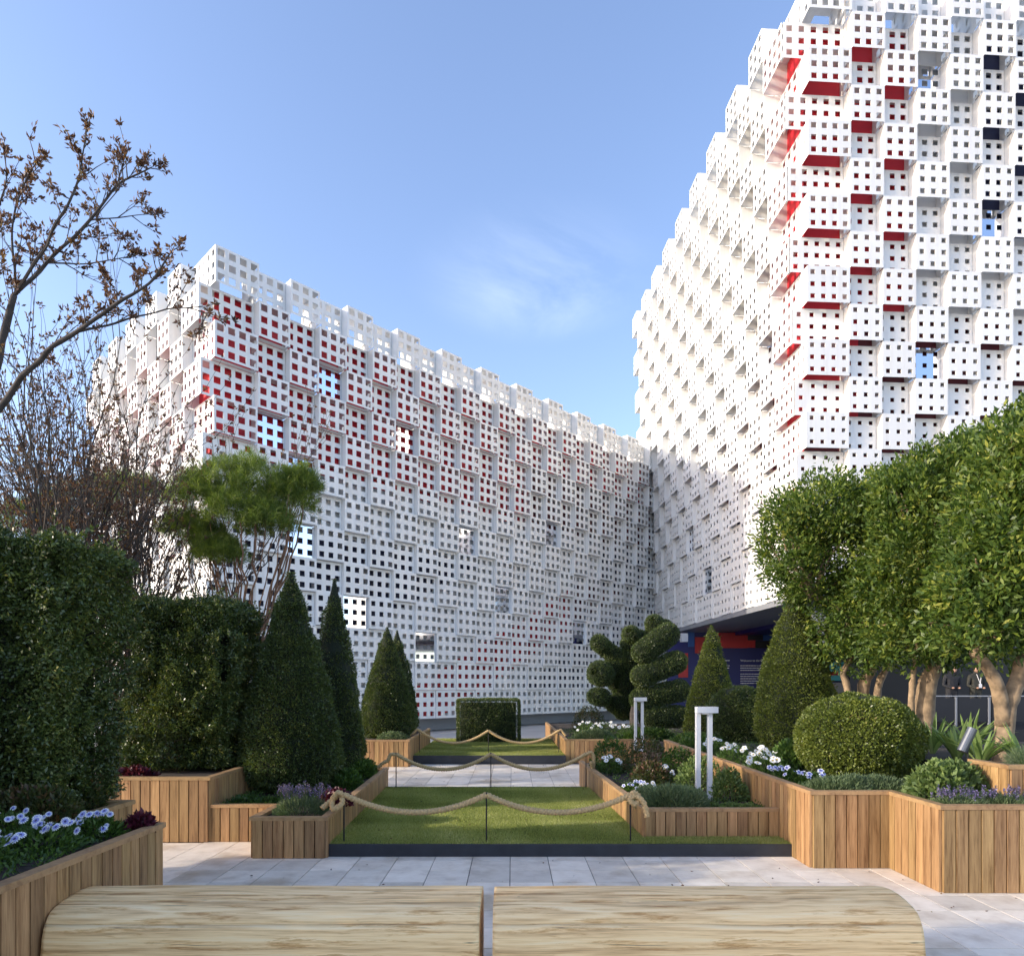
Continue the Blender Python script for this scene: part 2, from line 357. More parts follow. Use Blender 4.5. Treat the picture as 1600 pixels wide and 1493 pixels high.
def revolve_core(prof, c, seg=20, scale=.93):
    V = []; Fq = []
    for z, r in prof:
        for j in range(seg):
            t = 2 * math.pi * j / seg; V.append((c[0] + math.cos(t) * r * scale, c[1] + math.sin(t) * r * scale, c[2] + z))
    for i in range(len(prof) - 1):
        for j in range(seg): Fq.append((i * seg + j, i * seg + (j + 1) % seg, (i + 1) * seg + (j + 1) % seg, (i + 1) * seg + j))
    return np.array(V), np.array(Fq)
def revolve_points(prof, c, n, bump_=.03, seed=0):
    prof = np.array(prof, float); z0 = prof[:, 0]; r0 = prof[:, 1]
    seg = np.hypot(np.diff(z0), np.diff(r0)); area = seg * (r0[1:] + r0[:-1]) + 1e-9
    cum = np.r_[0, np.cumsum(area)]; u = rng.random(n) * cum[-1]
    i = np.clip(np.searchsorted(cum, u) - 1, 0, len(seg) - 1); f = (u - cum[i]) / area[i]
    z = z0[i] + f * (z0[i + 1] - z0[i]); r = r0[i] + f * (r0[i + 1] - r0[i]); t = rng.random(n) * 2 * math.pi
    nr = (z0[i + 1] - z0[i]) / seg[i]; nzv = -(r0[i + 1] - r0[i]) / seg[i]
    Nn = np.stack([np.cos(t) * nr, np.sin(t) * nr, nzv], 1)
    P = np.stack([c[0] + np.cos(t) * r, c[1] + np.sin(t) * r, c[2] + z], 1)
    k = cheap_noise(P, 5, seed)
    k2 = cheap_noise(P, 14, seed + 2)
    P = P + Nn * (k * bump_ * 1.2 + k2 * .012 - rng.random(n) ** 2 * .04)[:, None]
    return P, Nn, np.clip(.5 + .35 * cheap_noise(P, 3.2, seed + 5) + .3 * k2, 0, 1)

# ------------------------------------------------------------------ perforated pavilion
def panel_mesh(cache, w_, x0, nx, frac, depth, sgn, side0, side1, lip=0, drop=0):
    k = (round(lip, 3), drop, round(w_, 3), round(x0, 3), nx, round(frac, 3), round(depth, 3), sgn, side0, side1)
    if k in cache: return cache[k]
    e = .004; V = []; Fq = []
    def q(*p):
        b = len(V); V.extend([(a, sgn * y, z) for a, y, z in p]); Fq.append((b, b + 1, b + 2, b + 3))
    pitch = .317; h = pitch * frac / 2
    span = w_ - x0; cs = [x0 + span * (i + .5) / nx for i in range(nx)]
    xs = [x0 + e]
    for c in cs: xs += [c - h, c + h]
    xs.append(w_ - e); zs = [e]
    for c in (.17, .5, .83): zs += [c - h, c + h]
    zs.append(1 - e)
    th = .022
    for i in range(len(xs) - 1):
        for j in range(len(zs) - 1):
            if i % 2 and j % 2:
                a, b, c, d = xs[i], xs[i + 1], zs[j], zs[j + 1]
                q((a, 0, c), (a, th, c), (a, th, d), (a, 0, d)); q((b, 0, c), (b, 0, d), (b, th, d), (b, th, c))
                q((a, 0, d), (a, th, d), (b, th, d), (b, 0, d)); q((a, 0, c), (b, 0, c), (b, th, c), (a, th, c))
            else: q((xs[i], 0, zs[j]), (xs[i + 1], 0, zs[j]), (xs[i + 1], 0, zs[j + 1]), (xs[i], 0, zs[j + 1]))
    def slab(a, b, c, d, z0, z1):
        P = [(a, c, z0), (b, c, z0), (b, d, z0), (a, d, z0), (a, c, z1), (b, c, z1), (b, d, z1), (a, d, z1)]
        for f in ((0, 3, 2, 1), (4, 5, 6, 7), (0, 1, 5, 4), (1, 2, 6, 5), (2, 3, 7, 6), (3, 0, 4, 7)): q(*[P[i] for i in f])
    x1 = w_
    def side(xa, mode):
        if mode == 'none': return
        if mode == 'solid' or depth < .3: slab(xa, xa + .014, .001, depth, e, 1 - e); return
        ns = max(1, int(depth / .30)); cy = [depth * (i + .5) / ns for i in range(ns)]; ys = [.001]
        for c in cy: ys += [c - h, c + h]
        ys.append(depth)
        for i in range(len(ys) - 1):
            for j in range(len(zs) - 1):
                if not (i % 2 and j % 2): q((xa, ys[i], zs[j]), (xa, ys[i + 1], zs[j]), (xa, ys[i + 1], zs[j + 1]), (xa, ys[i], zs[j + 1]))
    side(x0 + e, side0); side(x1 - e - .014, side1)
    slab(x0 + e + .015, x1 - e - .015, .001, depth, 1 - e - .014 - drop, 1 - e - drop)
    if lip: slab(x0 + e + .015, x1 - e - .015, lip, depth - GAP - .004, e, e + .014)
    me = bpy.data.meshes.new('facade_panel'); me.from_pydata(V, [], Fq); me.materials.append(MAT['panel']); cache[k] = me
    return me
W0, WC, GAP = 1.22, .95, .17
class Face:
    """one side of a block: columns of boxes run from the corner along t; outward normal n"""
    def __init__(s, corner, t, n, cols, amp, amp_side, parity, zb, rows, frac, colour, back_top, open_from, keep=lambda c, k: True, first=0, lip=False):
        s.__dict__.update(locals()); s.c = Vector((*corner, 0)); s.t = Vector((*t, 0)).normalized(); s.n = Vector((*n, 0)).normalized()
        s.sgn = 1 if s.t.cross(s.n).z < 0 else -1     # +1: outward is local -y
        s.cells = []
    def cells_list(s):
        for k in range(s.rows):
            for c in range(s.first, s.cols):
                if not s.keep(c, k): continue
                z = s.zb + k; prot = (c + k) % 2 == s.parity
                a = s.amp(z) if prot else 0.0
                xa = 0 if c == 0 else W0 + (c - 1) * WC; wd = W0 if c == 0 else WC
                x0 = 0
                if c == 0 and not prot: x0 = -s.amp_side(z)
                nx = 3 if c else max(4, round((wd - x0) / .33))
                fr = s.frac(z, xa)
                depth = (a + GAP) if k < s.open_from else (a + .75)
                yield dict(k=k, c=c, z=z, x=xa, w=wd, x0=x0, nx=nx, fr=fr, a=a, depth=depth - .004, prot=prot)
def build_block(root, faces, top_limit, mirrors, name='facade_panel'):
    cache = {}; cells = []
    off = world_loc(root)
    for f in faces:
        for d in f.cells_list():
            p = f.c + f.t * d['x'] + f.n * d['a']; mid = p + f.t * d['w'] / 2
            zc = d['z'] + .5
            px = CX + F * mid.x / mid.y; py = HZ - F * (zc - EYE) / mid.y
            facing = abs((mid.normalized()).dot(f.n))
            size = (F / mid.length) ** 2 * (facing + .05)
            if not (-40 < px < 1640 and -40 < py < 1130): size *= .001
            cells.append((size, f, d, p, px, py))
    cells.sort(key=lambda q: -q[0])
    V = []; Fq = []
    for i, (s_, f, d, p, px, py) in enumerate(cells):
        s0 = 'solid' if d['c'] else ('perf' if f.parity == 0 else 'none'); s1 = 'perf' if f.parity == 0 and d['depth'] > .4 else 'solid'
        me = panel_mesh(cache, d['w'], d['x0'], d['nx'], d['fr'], d['depth'], f.sgn, s0, s1, .45 * d['a'] if (f.parity == 0 and f.lip and d['prot'] and d['a'] > .12 and d['k'] < f.open_from) else 0, .03 * f.parity)
        ang = math.atan2(f.t.y, f.t.x); loc = Vector((p.x, p.y, d['z'])) - off
        is_m = (faces.index(f), d['c'], d['k']) in mirrors
        if i < top_limit:
            o = link_mesh(name, me, None, root, loc); o.rotation_euler = (0, 0, ang)
            if is_m:
                o.material_slots[0].link = 'OBJECT'; o.material_slots[0].material = MAT['mirror']
                o['label'] = 'polished mirror panel reflecting the sky'
        else:
            ca, sa = math.cos(ang), math.sin(ang); b = len(V)
            for v in me.vertices: V.append((loc.x + v.co.x * ca - v.co.y * sa, loc.y + v.co.x * sa + v.co.y * ca, loc.z + v.co.z))
            Fq += [tuple(b + j for j in pl.vertices) for pl in me.polygons]
    if V:
        me = bpy.data.meshes.new('far_facade_panels'); me.from_pydata(V, [], Fq)
        tag(link_mesh('far_facade_panels', me, 'panel', root), kind='stuff')
    # coloured wall behind the boxes
    cols = ['red', 'navy', 'grey', 'shadedred', 'frame', 'midgrey']
    for f in faces:
        mb = MB(); L = W0 + (f.cols - 1) * WC; st = .1585
        nxs = int(L / st) + 1; nzs = int((f.back_top - f.zb) / (1 / 6) + .5)
        for i in range(nxs):
            for j in range(nzs):
                xa = i * st + (0 if i else 0); zb_ = f.zb + j / 6
                if i == 0: xa = GAP * 0
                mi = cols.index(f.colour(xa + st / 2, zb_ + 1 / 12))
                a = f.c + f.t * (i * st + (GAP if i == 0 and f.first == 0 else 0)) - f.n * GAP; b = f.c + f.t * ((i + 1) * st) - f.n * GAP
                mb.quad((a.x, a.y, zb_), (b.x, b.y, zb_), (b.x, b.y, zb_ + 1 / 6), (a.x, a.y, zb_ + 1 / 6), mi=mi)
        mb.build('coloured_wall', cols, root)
    return cells

# --- low wing on the left
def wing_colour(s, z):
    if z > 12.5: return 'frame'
    if z > 8.1: return 'red' if s < 13 else ('shadedred' if z < 10.6 + .0 * s else 'red')
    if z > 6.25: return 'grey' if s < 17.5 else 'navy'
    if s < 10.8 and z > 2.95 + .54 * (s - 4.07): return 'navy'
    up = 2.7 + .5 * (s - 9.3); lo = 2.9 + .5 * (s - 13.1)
    if lo < z < up: return 'red' if s < 15.6 else 'shadedred'
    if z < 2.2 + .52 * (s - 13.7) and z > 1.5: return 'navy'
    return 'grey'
tw = (.696, .718)
CW = (-8.19, 18.43)
wing = thing('pavilion_wing', 'low pavilion wing clad in stacked white perforated boxes over red, grey and navy walls', 'pavilion', (CW[0], CW[1], 0))
wing_main = Face(CW, tw, (.718, -.696), 23, lambda z: .02 + .025 * z, lambda z: .02 + .026 * z, 0, .47, 13,
                 lambda z, x: .60 if z > 8 else (.53 if z > 4 else .50), wing_colour, 12.47, 12, lip=True)
def ret_colour(s, z):
    if z > 12.5: return 'frame'
    if z > 5.5: return 'red' if (s * .7 + z) % 6 > .8 else 'grey'
    return 'navy'
wing_ret = Face(CW, (-.718, .696), (-.696, -.718), 11, lambda z: .02 + .026 * z, lambda z: .02 + .025 * z, 1, .47, 13,
                lambda z, x: .52 if z > 8 else .40, ret_colour, 12.47, 12)
def px_cell(face, x, y):
    best = None
    for d in face.cells_list():
        m = face.c + face.t * (d['x'] + d['w'] / 2) + face.n * d['a']
        px = CX + F * m.x / m.y; py = HZ - F * (d['z'] + .5 - EYE) / m.y
        q = (px - x) ** 2 + (py - y) ** 2 + (0 if not d['prot'] else 1e5)
        if best is None or q < best[0]: best = (q, d['c'], d['k'])
    return best[1:]
mir = {(0,) + px_cell(wing_main, x, y) for x, y in ((425, 665), (472, 738), (472, 838), (558, 953), (671, 1010), (738, 840), (792, 930), (870, 830), (910, 985), (522, 590), (640, 680))}
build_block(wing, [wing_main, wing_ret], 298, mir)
mb = MB(); T = Vector((*tw, 0)); NN = Vector((.718, -.696, 0)); c0 = Vector((*CW, 0))
def quadpts(s0, s1, d0, d1): return [(c0 + T * a - NN * b)[:2] for a, b in ((s0, d0), (s1, d0), (s1, d1), (s0, d1))]
mb.prism(quadpts(.35, 24, .30, 11), .5, 12.3); mb.build('building_body', 'frame', wing)
mb = MB(); mb.prism(quadpts(1.2, 24, .75, 10.5), .0, .5); mb.build('plinth', 'plinth', wing)
mb = MB(); mb.prism(quadpts(.0, 24, .19, .75), .42, .465); mb.build('soffit', 'soffit', wing)

# --- tower on the right
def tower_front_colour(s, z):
    if z < 12.2: return 'red' if (z > 9 and s < 1.8) else 'shadedred'  # bright red only at the corner where light reaches
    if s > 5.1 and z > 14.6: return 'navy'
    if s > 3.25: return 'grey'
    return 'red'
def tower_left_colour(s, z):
    if s < 1.5: return 'red' if z > 8 else 'shadedred'
    if z < 13.2 - .42 * s + (2.2 if s > 8 else 0): return 'shadedred' if (z > 7.5) else 'navy'
    if s < 2.6 and z < 15: return 'shadedred'
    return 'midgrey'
CT = (8.12, 19.03)
tower = thing('pavilion_tower', 'tall pavilion tower clad in stacked white perforated boxes with red undersides', 'pavilion', (CT[0], CT[1], 0))
tt = (-.0613, .998)
tower_front = Face(CT, (.998, .0613), (.0613, -.998), 10, lambda z: .17 + .0135 * z, lambda z: max(.08, .033 * z - .11), 0, 4.2, 17,
                   lambda z, x: .23 + .0155 * z, tower_front_colour, 20.2, 16)
tower_left = Face(CT, tt, (-.998, -.0613), 18, lambda z: max(.07, .036 * z - .12), lambda z: .17 + .0135 * z, 1, 4.2, 17,
                  lambda z, x: .29 + .0155 * z, tower_left_colour, 20.2, 16, keep=lambda c, k: not (c > 15 and k < 8))
mir = {(0,) + px_cell(tower_front, x, y) for x, y in ((1455, 560), (1560, 345), (1456, 115))}
mir |= {(1,) + px_cell(tower_left, x, y) for x, y in ((1110, 895), (1050, 885), (1080, 830), (1187, 553))}
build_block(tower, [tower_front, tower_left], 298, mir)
TT = Vector((*tt, 0)); E2 = Vector((.998, .0613, 0)); c1 = Vector((*CT, 0))
def tq(s0, s1, d0, d1): return [(c1 + TT * a + E2 * b)[:2] for a, b in ((s0, d0), (s0, d1), (s1, d1), (s1, d0))]
mb = MB(); mb.prism(tq(.2, 17, .2, 10.8), 4.35, 20.1); mb.build('building_body', 'frame', tower)
mb = MB(); mb.prism(tq(-.1, 20.5, -.06, 10.8), 4.02, 4.185); mb.build('soffit', 'soffit', tower)
mb = MB(); mb.prism(tq(1.2, 20, 2.4, 10.5), 3.86, 4.015); mb.build('blue_ceiling', 'bluewall', tower)
for s_, d_ in ((.9, .9), (.9, 8.5)):
    p = c1 + TT * s_ + E2 * d_; mb = MB(); mb.box(p.x - .2, p.x + .2, p.y - .2, p.y + .2, .02, 4.0); mb.build('column', 'soffit', tower)

# --- undercroft of the tower
und = thing('graphic_wall', 'dark blue printed wall with red blocks and welcome text under the tower', 'wall', (11, 30, 0))
mb = MB(); mb.box(6.9, 22, 30, 30.3, .5, 4.0); mb.build('wall_panel', 'bluewall', und)
def at30(x, y): return at(x, y, 29.97)
mb = MB()
for i, (x0, x1, y0, y1, m) in enumerate([(1075, 1085, 987, 1010, 1), (1086, 1112, 995, 1020, 0), (1060, 1075, 1020, 1058, 0), (1112, 1168, 988, 1012, 0), (1130, 1180, 1000, 1011.5, 0),
                          (1168, 1192, 988, 1000, 2), (1181, 1205, 1001, 1012, 2), (1192, 1215, 988, 1000.5, 1), (1206, 1222, 1001, 1011.5, 1),
                          (1330, 1360, 1000, 1020, 0), (1360, 1400, 1010, 1030, 1), (1395, 1450, 1060, 1072, 0), (1540, 1600, 1000, 1040, 0)]):
    a = at30(x0, y1); b = at30(x1, y0); e = .002 * i
    mb.box(a.x, b.x, 29.96 - e, 29.995, a.z, b.z, m)
mb.build('colour_blocks', ['redprint', 'midblue', 'blackprint_shade'], und)
def text(body, x, y, size, parent, mat='white', Y=29.90, align='LEFT'):
    cu = bpy.data.curves.new('lettering', 'FONT'); cu.body = body; cu.size = size; cu.extrude = .004; cu.align_x = align
    cu.materials.append(MAT[mat]); o = bpy.data.objects.new('lettering_curve', cu); me = bpy.data.meshes.new_from_object(o); me.materials.clear(); me.materials.append(MAT[mat]); bpy.data.objects.remove(o); o = bpy.data.objects.new('lettering', me); COL.objects.link(o)
    p = at(x, y, Y); o.parent = parent; o.location = p - world_loc(parent); o.rotation_euler = (math.radians(90), 0, 0); return o
text('Welcome to the UK Pavilion', 1157, 1033, .125, und)
mb = MB()
for blk, (xs, rows) in enumerate([((1157, 1208), [1040, 1043.6, 1047.2, 1053, 1056.6, 1060.2, 1063.8, 1067.4]), ((1118, 1140), [1032, 1040, 1043.6, 1047.2, 1053, 1056.6, 1060.2])]):
    for y in rows:
        x = xs[0]
        while x < xs[1] - 3:
            l = random.uniform(2.0, 6); a = at30(x, y); b = at30(min(x + l, xs[1]), y - 1.0)
            mb.box(a.x, b.x, 29.955, 29.994, a.z, b.z); x += l + .9
mb.build('small_print_lines', 'white', und)
scr = thing('wall_screen', 'cyan poster with a small red band beyond the tree trunk', 'poster', at(1300, 1085, 29.9))
a = at(1283, 1063, 29.8); b = at(1326, 1033, 29.8)
mb = MB(); mb.box(a.x, b.x, 29.8, 29.86, a.z, b.z); mb.build('poster_board', 'cyan', scr)
a = at(1283, 1054.5, 29.79); b = at(1310, 1048.5, 29.79)
mb = MB(); mb.box(a.x, b.x, 29.78, 29.797, a.z, b.z); mb.build('red_band', 'redprint', scr)
a = at(1270, 1108, 29.6); b = at(1338, 1064, 29.6)
mb = MB(); mb.box(a.x, b.x, 29.6, 29.95, .5, b.z - .05)
o = mb.build('counter', 'plinth'); tag(o, 'grey counter front below the cyan poster', 'counter')
sg = thing('blue_sign', 'blue sign reading THE above a red strip behind the trunks', 'sign', at(1420, 1072, 29.7))
a = at(1392, 1050, 29.6); b = at(1450, 1036, 29.6)
mb = MB(); mb.box(a.x, b.x, 29.6, 29.7, a.z, b.z); mb.build('sign_board', 'midblue', sg)
text('THE', 1411, 1048, .28, sg, Y=29.58)
sp = MB(); p = at(1068, 996, 29); sp.box(p.x - .14, p.x + .14, 28.8, 29.05, p.z - .18, p.z + .18)
sp.box(p.x - .03, p.x + .03, 29.05, 29.99, p.z - .03, p.z + .03); o = sp.build('wall_speaker', 'lamp'); tag(o, 'small white loudspeaker box high on the blue wall', 'speaker')
# raised floor and back wall, painted black to stand for the hall's shade
mb = MB(); mb.box(7.6, 22, 17.2, 33, .004, .5); structure('raised_floor', mb, 'blackprint_shade')
mb = MB(); mb.box(12.2, 22, 24.5, 24.8, .502, 3.85)
o = mb.build('shade_black_wall', 'blackprint_shade'); tag(o, 'back wall of the entrance hall painted black for its shade, behind the two attendants', 'wall')
# barrier
rail = thing('barrier_rail', 'low barrier with pale top rail in front of the two attendants', 'barrier', (12.5, 18.8, .5))
for x0, x1 in ((11.0, 13.2), (13.24, 15.4)):
    mb = MB(); mb.box(x0, x1, 18.785, 18.815, 1.32, 1.35); mb.build('top_rail', 'plinth', rail)
for x in (11.05, 12.3, 13.22, 14.3, 15.3):
    mb = MB(); mb.box(x - .025, x + .025, 18.775, 18.825, .502, 1.305); mb.build('post', 'soffit', rail)
for x0, x1 in ((11.1, 12.25), (12.35, 13.15), (13.3, 14.25), (14.35, 15.25)):
    mb = MB(); mb.box(x0, x1, 18.79, 18.81, .62, 1.28); mb.build('infill_panel', 'blackprint_shade', rail)

def person(label, x, Y, z, cloth, lean, badge):
    p = at(x, 1072, Y); p.z = z
    root = thing('person', label, 'person', p)
    J = {'pel': (0, 0, .95), 'sp': (0, 0, 1.15), 'ch': (0, .01, 1.36), 'nk': (0, 0, 1.50), 'hd': (lean, -.03, 1.60), 'ht': (lean, -.02, 1.70),
         'lh': (-.10, 0, .92), 'lk': (-.11, -.01, .50), 'la': (-.11, .02, .09), 'lf': (-.12, -.14, .04),
         'rh': (.10, 0, .92), 'rk': (.11, -.01, .50), 'ra': (.11, .02, .09), 'rf': (.12, -.14, .04),
         'ls': (-.19, 0, 1.41), 'le': (-.25, 0, 1.13), 'lw': (-.10, -.19, 1.05), 'rs': (.19, 0, 1.41), 're': (.25, 0, 1.13), 'rw': (.10, -.20, 1.06)}
    E = [('pel', 'sp'), ('sp', 'ch'), ('ch', 'nk'), ('nk', 'hd'), ('hd', 'ht'), ('pel', 'lh'), ('lh', 'lk'), ('lk', 'la'), ('la', 'lf'), ('pel', 'rh'), ('rh', 'rk'), ('rk', 'ra'), ('ra', 'rf'),
         ('ch', 'ls'), ('ls', 'le'), ('le', 'lw'), ('ch', 'rs'), ('rs', 're'), ('re', 'rw')]
    R = dict(pel=.15, sp=.13, ch=.15, nk=.055, hd=.085, ht=.075, lh=.1, lk=.065, la=.045, lf=.035, rh=.1, rk=.065, ra=.045, rf=.035, ls=.07, le=.05, lw=.035, rs=.07, re=.05, rw=.035)
    keys = list(J); me = bpy.data.meshes.new('body'); me.from_pydata([J[k] for k in keys], [(keys.index(a), keys.index(b)) for a, b in E], [])
    me.materials.append(MAT[cloth])
    o = link_mesh('body', me, None, root); md = o.modifiers.new('skin', 'SKIN'); s2 = o.modifiers.new('sub', 'SUBSURF'); s2.levels = s2.render_levels = 1
    for i, k in enumerate(keys):
        me.skin_vertices[0].data[i].radius = (R[k] * (1.15 if k in ('pel', 'ch', 'sp') else 1), R[k]); me.skin_vertices[0].data[i].use_root = k == 'pel'
    def ball(name, c, r, mat):
        V = []; Fq = []; n = 12
        for i in range(9):
            ph = math.pi * i / 8
            for j in range(n): V.append((c[0] + r[0] * math.sin(ph) * math.cos(2 * math.pi * j / n), c[1] + r[1] * math.sin(ph) * math.sin(2 * math.pi * j / n), c[2] + r[2] * math.cos(ph)))
        for i in range(8):
            for j in range(n): Fq.append((i * n + j, i * n + (j + 1) % n, (i + 1) * n + (j + 1) % n, (i + 1) * n + j))
        m = mesh_from(name, V, Fq, smooth=True); return link_mesh(name, m, mat, root)
    ball('head', (lean, -.03, 1.62), (.078, .095, .115), 'skin'); ball('hair', (lean, -.005, 1.655), (.088, .10, .095), 'hair')
    for sx in (-1, 1): ball('hand', (sx * .095, -.22, 1.055), (.035, .05, .03), 'skin')
    if badge:
        m = MB(); m.tube([(p.x - .07, p.y - .13, p.z + 1.47), (p.x, p.y - .19, p.z + 1.18)], .008, 4); m.tube([(p.x + .07, p.y - .13, p.z + 1.47), (p.x, p.y - .19, p.z + 1.18)], .008, 4)
        m.box(p.x - .045, p.x + .045, p.y - .2, p.y - .19, p.z + 1.06, p.z + 1.18); m.build('lanyard_badge', 'white', root)
person('attendant in black clothing standing behind the barrier at left, no badge', 1487, 20.5, .5, 'cloth', .05, False)
person('attendant in dark clothing wearing a white lanyard badge behind the barrier', 1525, 20.5, .5, 'cloth2', 0, True)

# ------------------------------------------------------------------ ground
mb = MB(); mb.quad((-900, -300, -.02), (900, -300, -.02), (900, 1600, -.02), (-900, 1600, -.02)); structure('ground', mb, 'ground')
mb = MB(); mb.quad((-12, -1, -.008), (14, -1, -.008), (14, 17.2, -.008), (-12, 17.2, -.008)); pav = structure('pavement', mb, 'joint')
TS = .35; tiles = []
def in_planter(x, y):
    return (y < 4.6 and x < -2.5) or (6.55 < y < 9.9 and -1.9 < x < 2.6) or (y > 6.2 and x > 2.75) or (y > 5.4 and x > 3.45) or (y > 7.1 and x < -3.2) or (6.5 < y < 9.5 and x < -1.9 and x > -2.3)
for j in range(0, 44):
    for i in range(-26, 28):
        x, y = i * TS - .017, 1.0 + j * TS
        if x < -9 or in_planter(x + TS / 2, y + TS / 2) or y > 13.9 or (x < -4 and y < 6): continue
        px = CX + F * (x + TS / 2) / y; py = HZ + F * EYE / (y + TS / 2)
        vis = 240 < px < 1610 and py < 1500 and (py > 1338 or 590 < px < 925)
        tiles.append((not vis, y, x))
tiles.sort()
def tile_mesh():
    e = .0035; b = .001; V = [(e, e, -.008), (TS - e, e, -.008), (TS - e, TS - e, -.008), (e, TS - e, -.008)]
    V += [(e, e, -.001), (TS - e, e, -.001), (TS - e, TS - e, -.001), (e, TS - e, -.001)]
    V += [(e + b, e + b, 0), (TS - e - b, e + b, 0), (TS - e - b, TS - e - b, 0), (e + b, TS - e - b, 0)]
    Fq = [(8, 9, 10, 11)] + [(a + i, a + (i + 1) % 4, a + 4 + (i + 1) % 4, a + 4 + i) for a in (0, 4) for i in range(4)]
    return V, Fq
tv, tf = tile_mesh(); tm = bpy.data.meshes.new('paving_tile'); tm.from_pydata(tv, [], tf)
def tile_mat():
    m, nt, b = new_mat('limestone_paving')
    oi = N(nt, 'ShaderNodeObjectInfo'); tc = N(nt, 'ShaderNodeTexCoord'); g = N(nt, 'ShaderNodeNewGeometry')
    n = N(nt, 'ShaderNodeTexNoise', Scale=5, Detail=9, Roughness=.65); nt.links.new(g.outputs['Position'], n.inputs['Vector'])
    c = ramp(nt, n.outputs['Fac'], [(.25, (.56, .475, .38)), (.5, (.74, .655, .54)), (.75, (.83, .75, .635))])
    n2 = N(nt, 'ShaderNodeTexNoise', Scale=1.7, Detail=4); nt.links.new(g.outputs['Position'], n2.inputs['Vector'])
    st = ramp(nt, n2.outputs['Fac'], [(.30, (.70, .64, .56)), (.45, (1, 1, 1))])
    mu = N(nt, 'ShaderNodeMix', data_type='RGBA', blend_type='MULTIPLY'); mu.inputs[0].default_value = 1
    nt.links.new(c, mu.inputs[6]); nt.links.new(st, mu.inputs[7])
    h = N(nt, 'ShaderNodeHueSaturation'); nt.links.new(mu.outputs[2], h.inputs['Color'])
    mr = N(nt, 'ShaderNodeMapRange'); mr.inputs['To Min'].default_value = .82; mr.inputs['To Max'].default_value = 1.12
    nt.links.new(oi.outputs['Random'], mr.inputs['Value']); nt.links.new(mr.outputs[0], h.inputs['Value'])
    nt.links.new(h.outputs[0], b.inputs['Base Color']); b.inputs['Roughness'].default_value = .6
    bump(nt, b, n.outputs['Fac'], .15, .003)
    MAT['tile'] = m
tile_mat(); tm.materials.append(MAT['tile'])
for _, y, x in tiles[:298]:
    o = link_mesh('paving_tile', tm, None, pav, (x, y, random.uniform(0, .0015)))
V = []; Fq = []
for _, y, x in tiles[298:]:
    b = len(V); V += [(a + x, c + y, d) for a, c, d in tv]; Fq += [tuple(b + i for i in f) for f in tf]
me = bpy.data.meshes.new('outer_paving_tiles'); me.from_pydata(V, [], Fq); tag(link_mesh('outer_paving_tiles', me, 'tile', pav), kind='stuff')

# lawns
def lawn(name, poly, z, front, blades, seed):
    mb = MB(); mb.prism(poly, .0, z - .004); structure(name, mb, 'turf')
    (x0, y0), (x1, y1) = front
    xs = [p[0] for p in poly]; ys = [p[1] for p in poly]
    P = np.stack([rng.uniform(min(xs), max(xs), blades), rng.uniform(min(ys), max(ys), blades), np.full(blades, z - .006)], 1)
    # keep those inside the polygon
    inside = np.ones(len(P), bool); n = len(poly)
    for i in range(n):
        a = poly[i]; b = poly[(i + 1) % n]
        inside &= ((b[0] - a[0]) * (P[:, 1] - a[1]) - (b[1] - a[1]) * (P[:, 0] - a[0])) > -.002
    P = P[inside]
    tone = np.clip(.5 + .55 * cheap_noise(P, 2.6, seed), 0, 1)
    o = leaves(name + '_grass', P, np.tile([0, 0, 1.0], (len(P), 1)), .030, .006, 'grass', out=.72, tone=tone)
    o.name = 'lawn_grass'; tag(o, 'short mown green grass of the ' + ('front lawn' if seed == 1 else 'rear lawn'), 'grass', kind='stuff')
lawn('front_lawn', [(-1.76, 6.40), (2.64, 6.40), (2.64, 6.655), (1.30, 6.66), (1.10, 9.98), (-1.90, 9.98)][:0] or [(-1.76, 6.40), (1.31, 6.40), (1.12, 9.98), (-1.90, 9.98)], .11, ((-1.76, 6.38), (2.64, 6.38)), 170000, 1)
lawn('lawn_strip', [(1.312, 6.40), (2.63, 6.40), (2.63, 6.70), (1.312, 6.70)], .11, ((0, 0), (0, 0)), 14000, 1)
lawn('rear_lawn', [(-2.06, 14.02), (1.10, 14.02), (1.10, 18.6), (-2.06, 18.6)], .17, ((0, 0), (0, 0)), 70000, 2)
def edging(label, x0, x1, y0, y1, z0, z1):
    mb = MB(); mb.box(x0, x1, y0, y1, z0, z1); tag(mb.build('lawn_edging', 'edging'), label, 'edging', 'black lawn edgings')
edging('black steel edging along the front of the near lawn', -1.735, 2.64, 6.38, 6.397, .002, .118)
edging('thin black steel edging along the back of the near lawn', -1.85, 1.1, 9.985, 9.998, .002, .125)
edging('black steel edging along the front of the rear lawn', -2.04, 1.11, 14.0, 14.017, .002, .178)

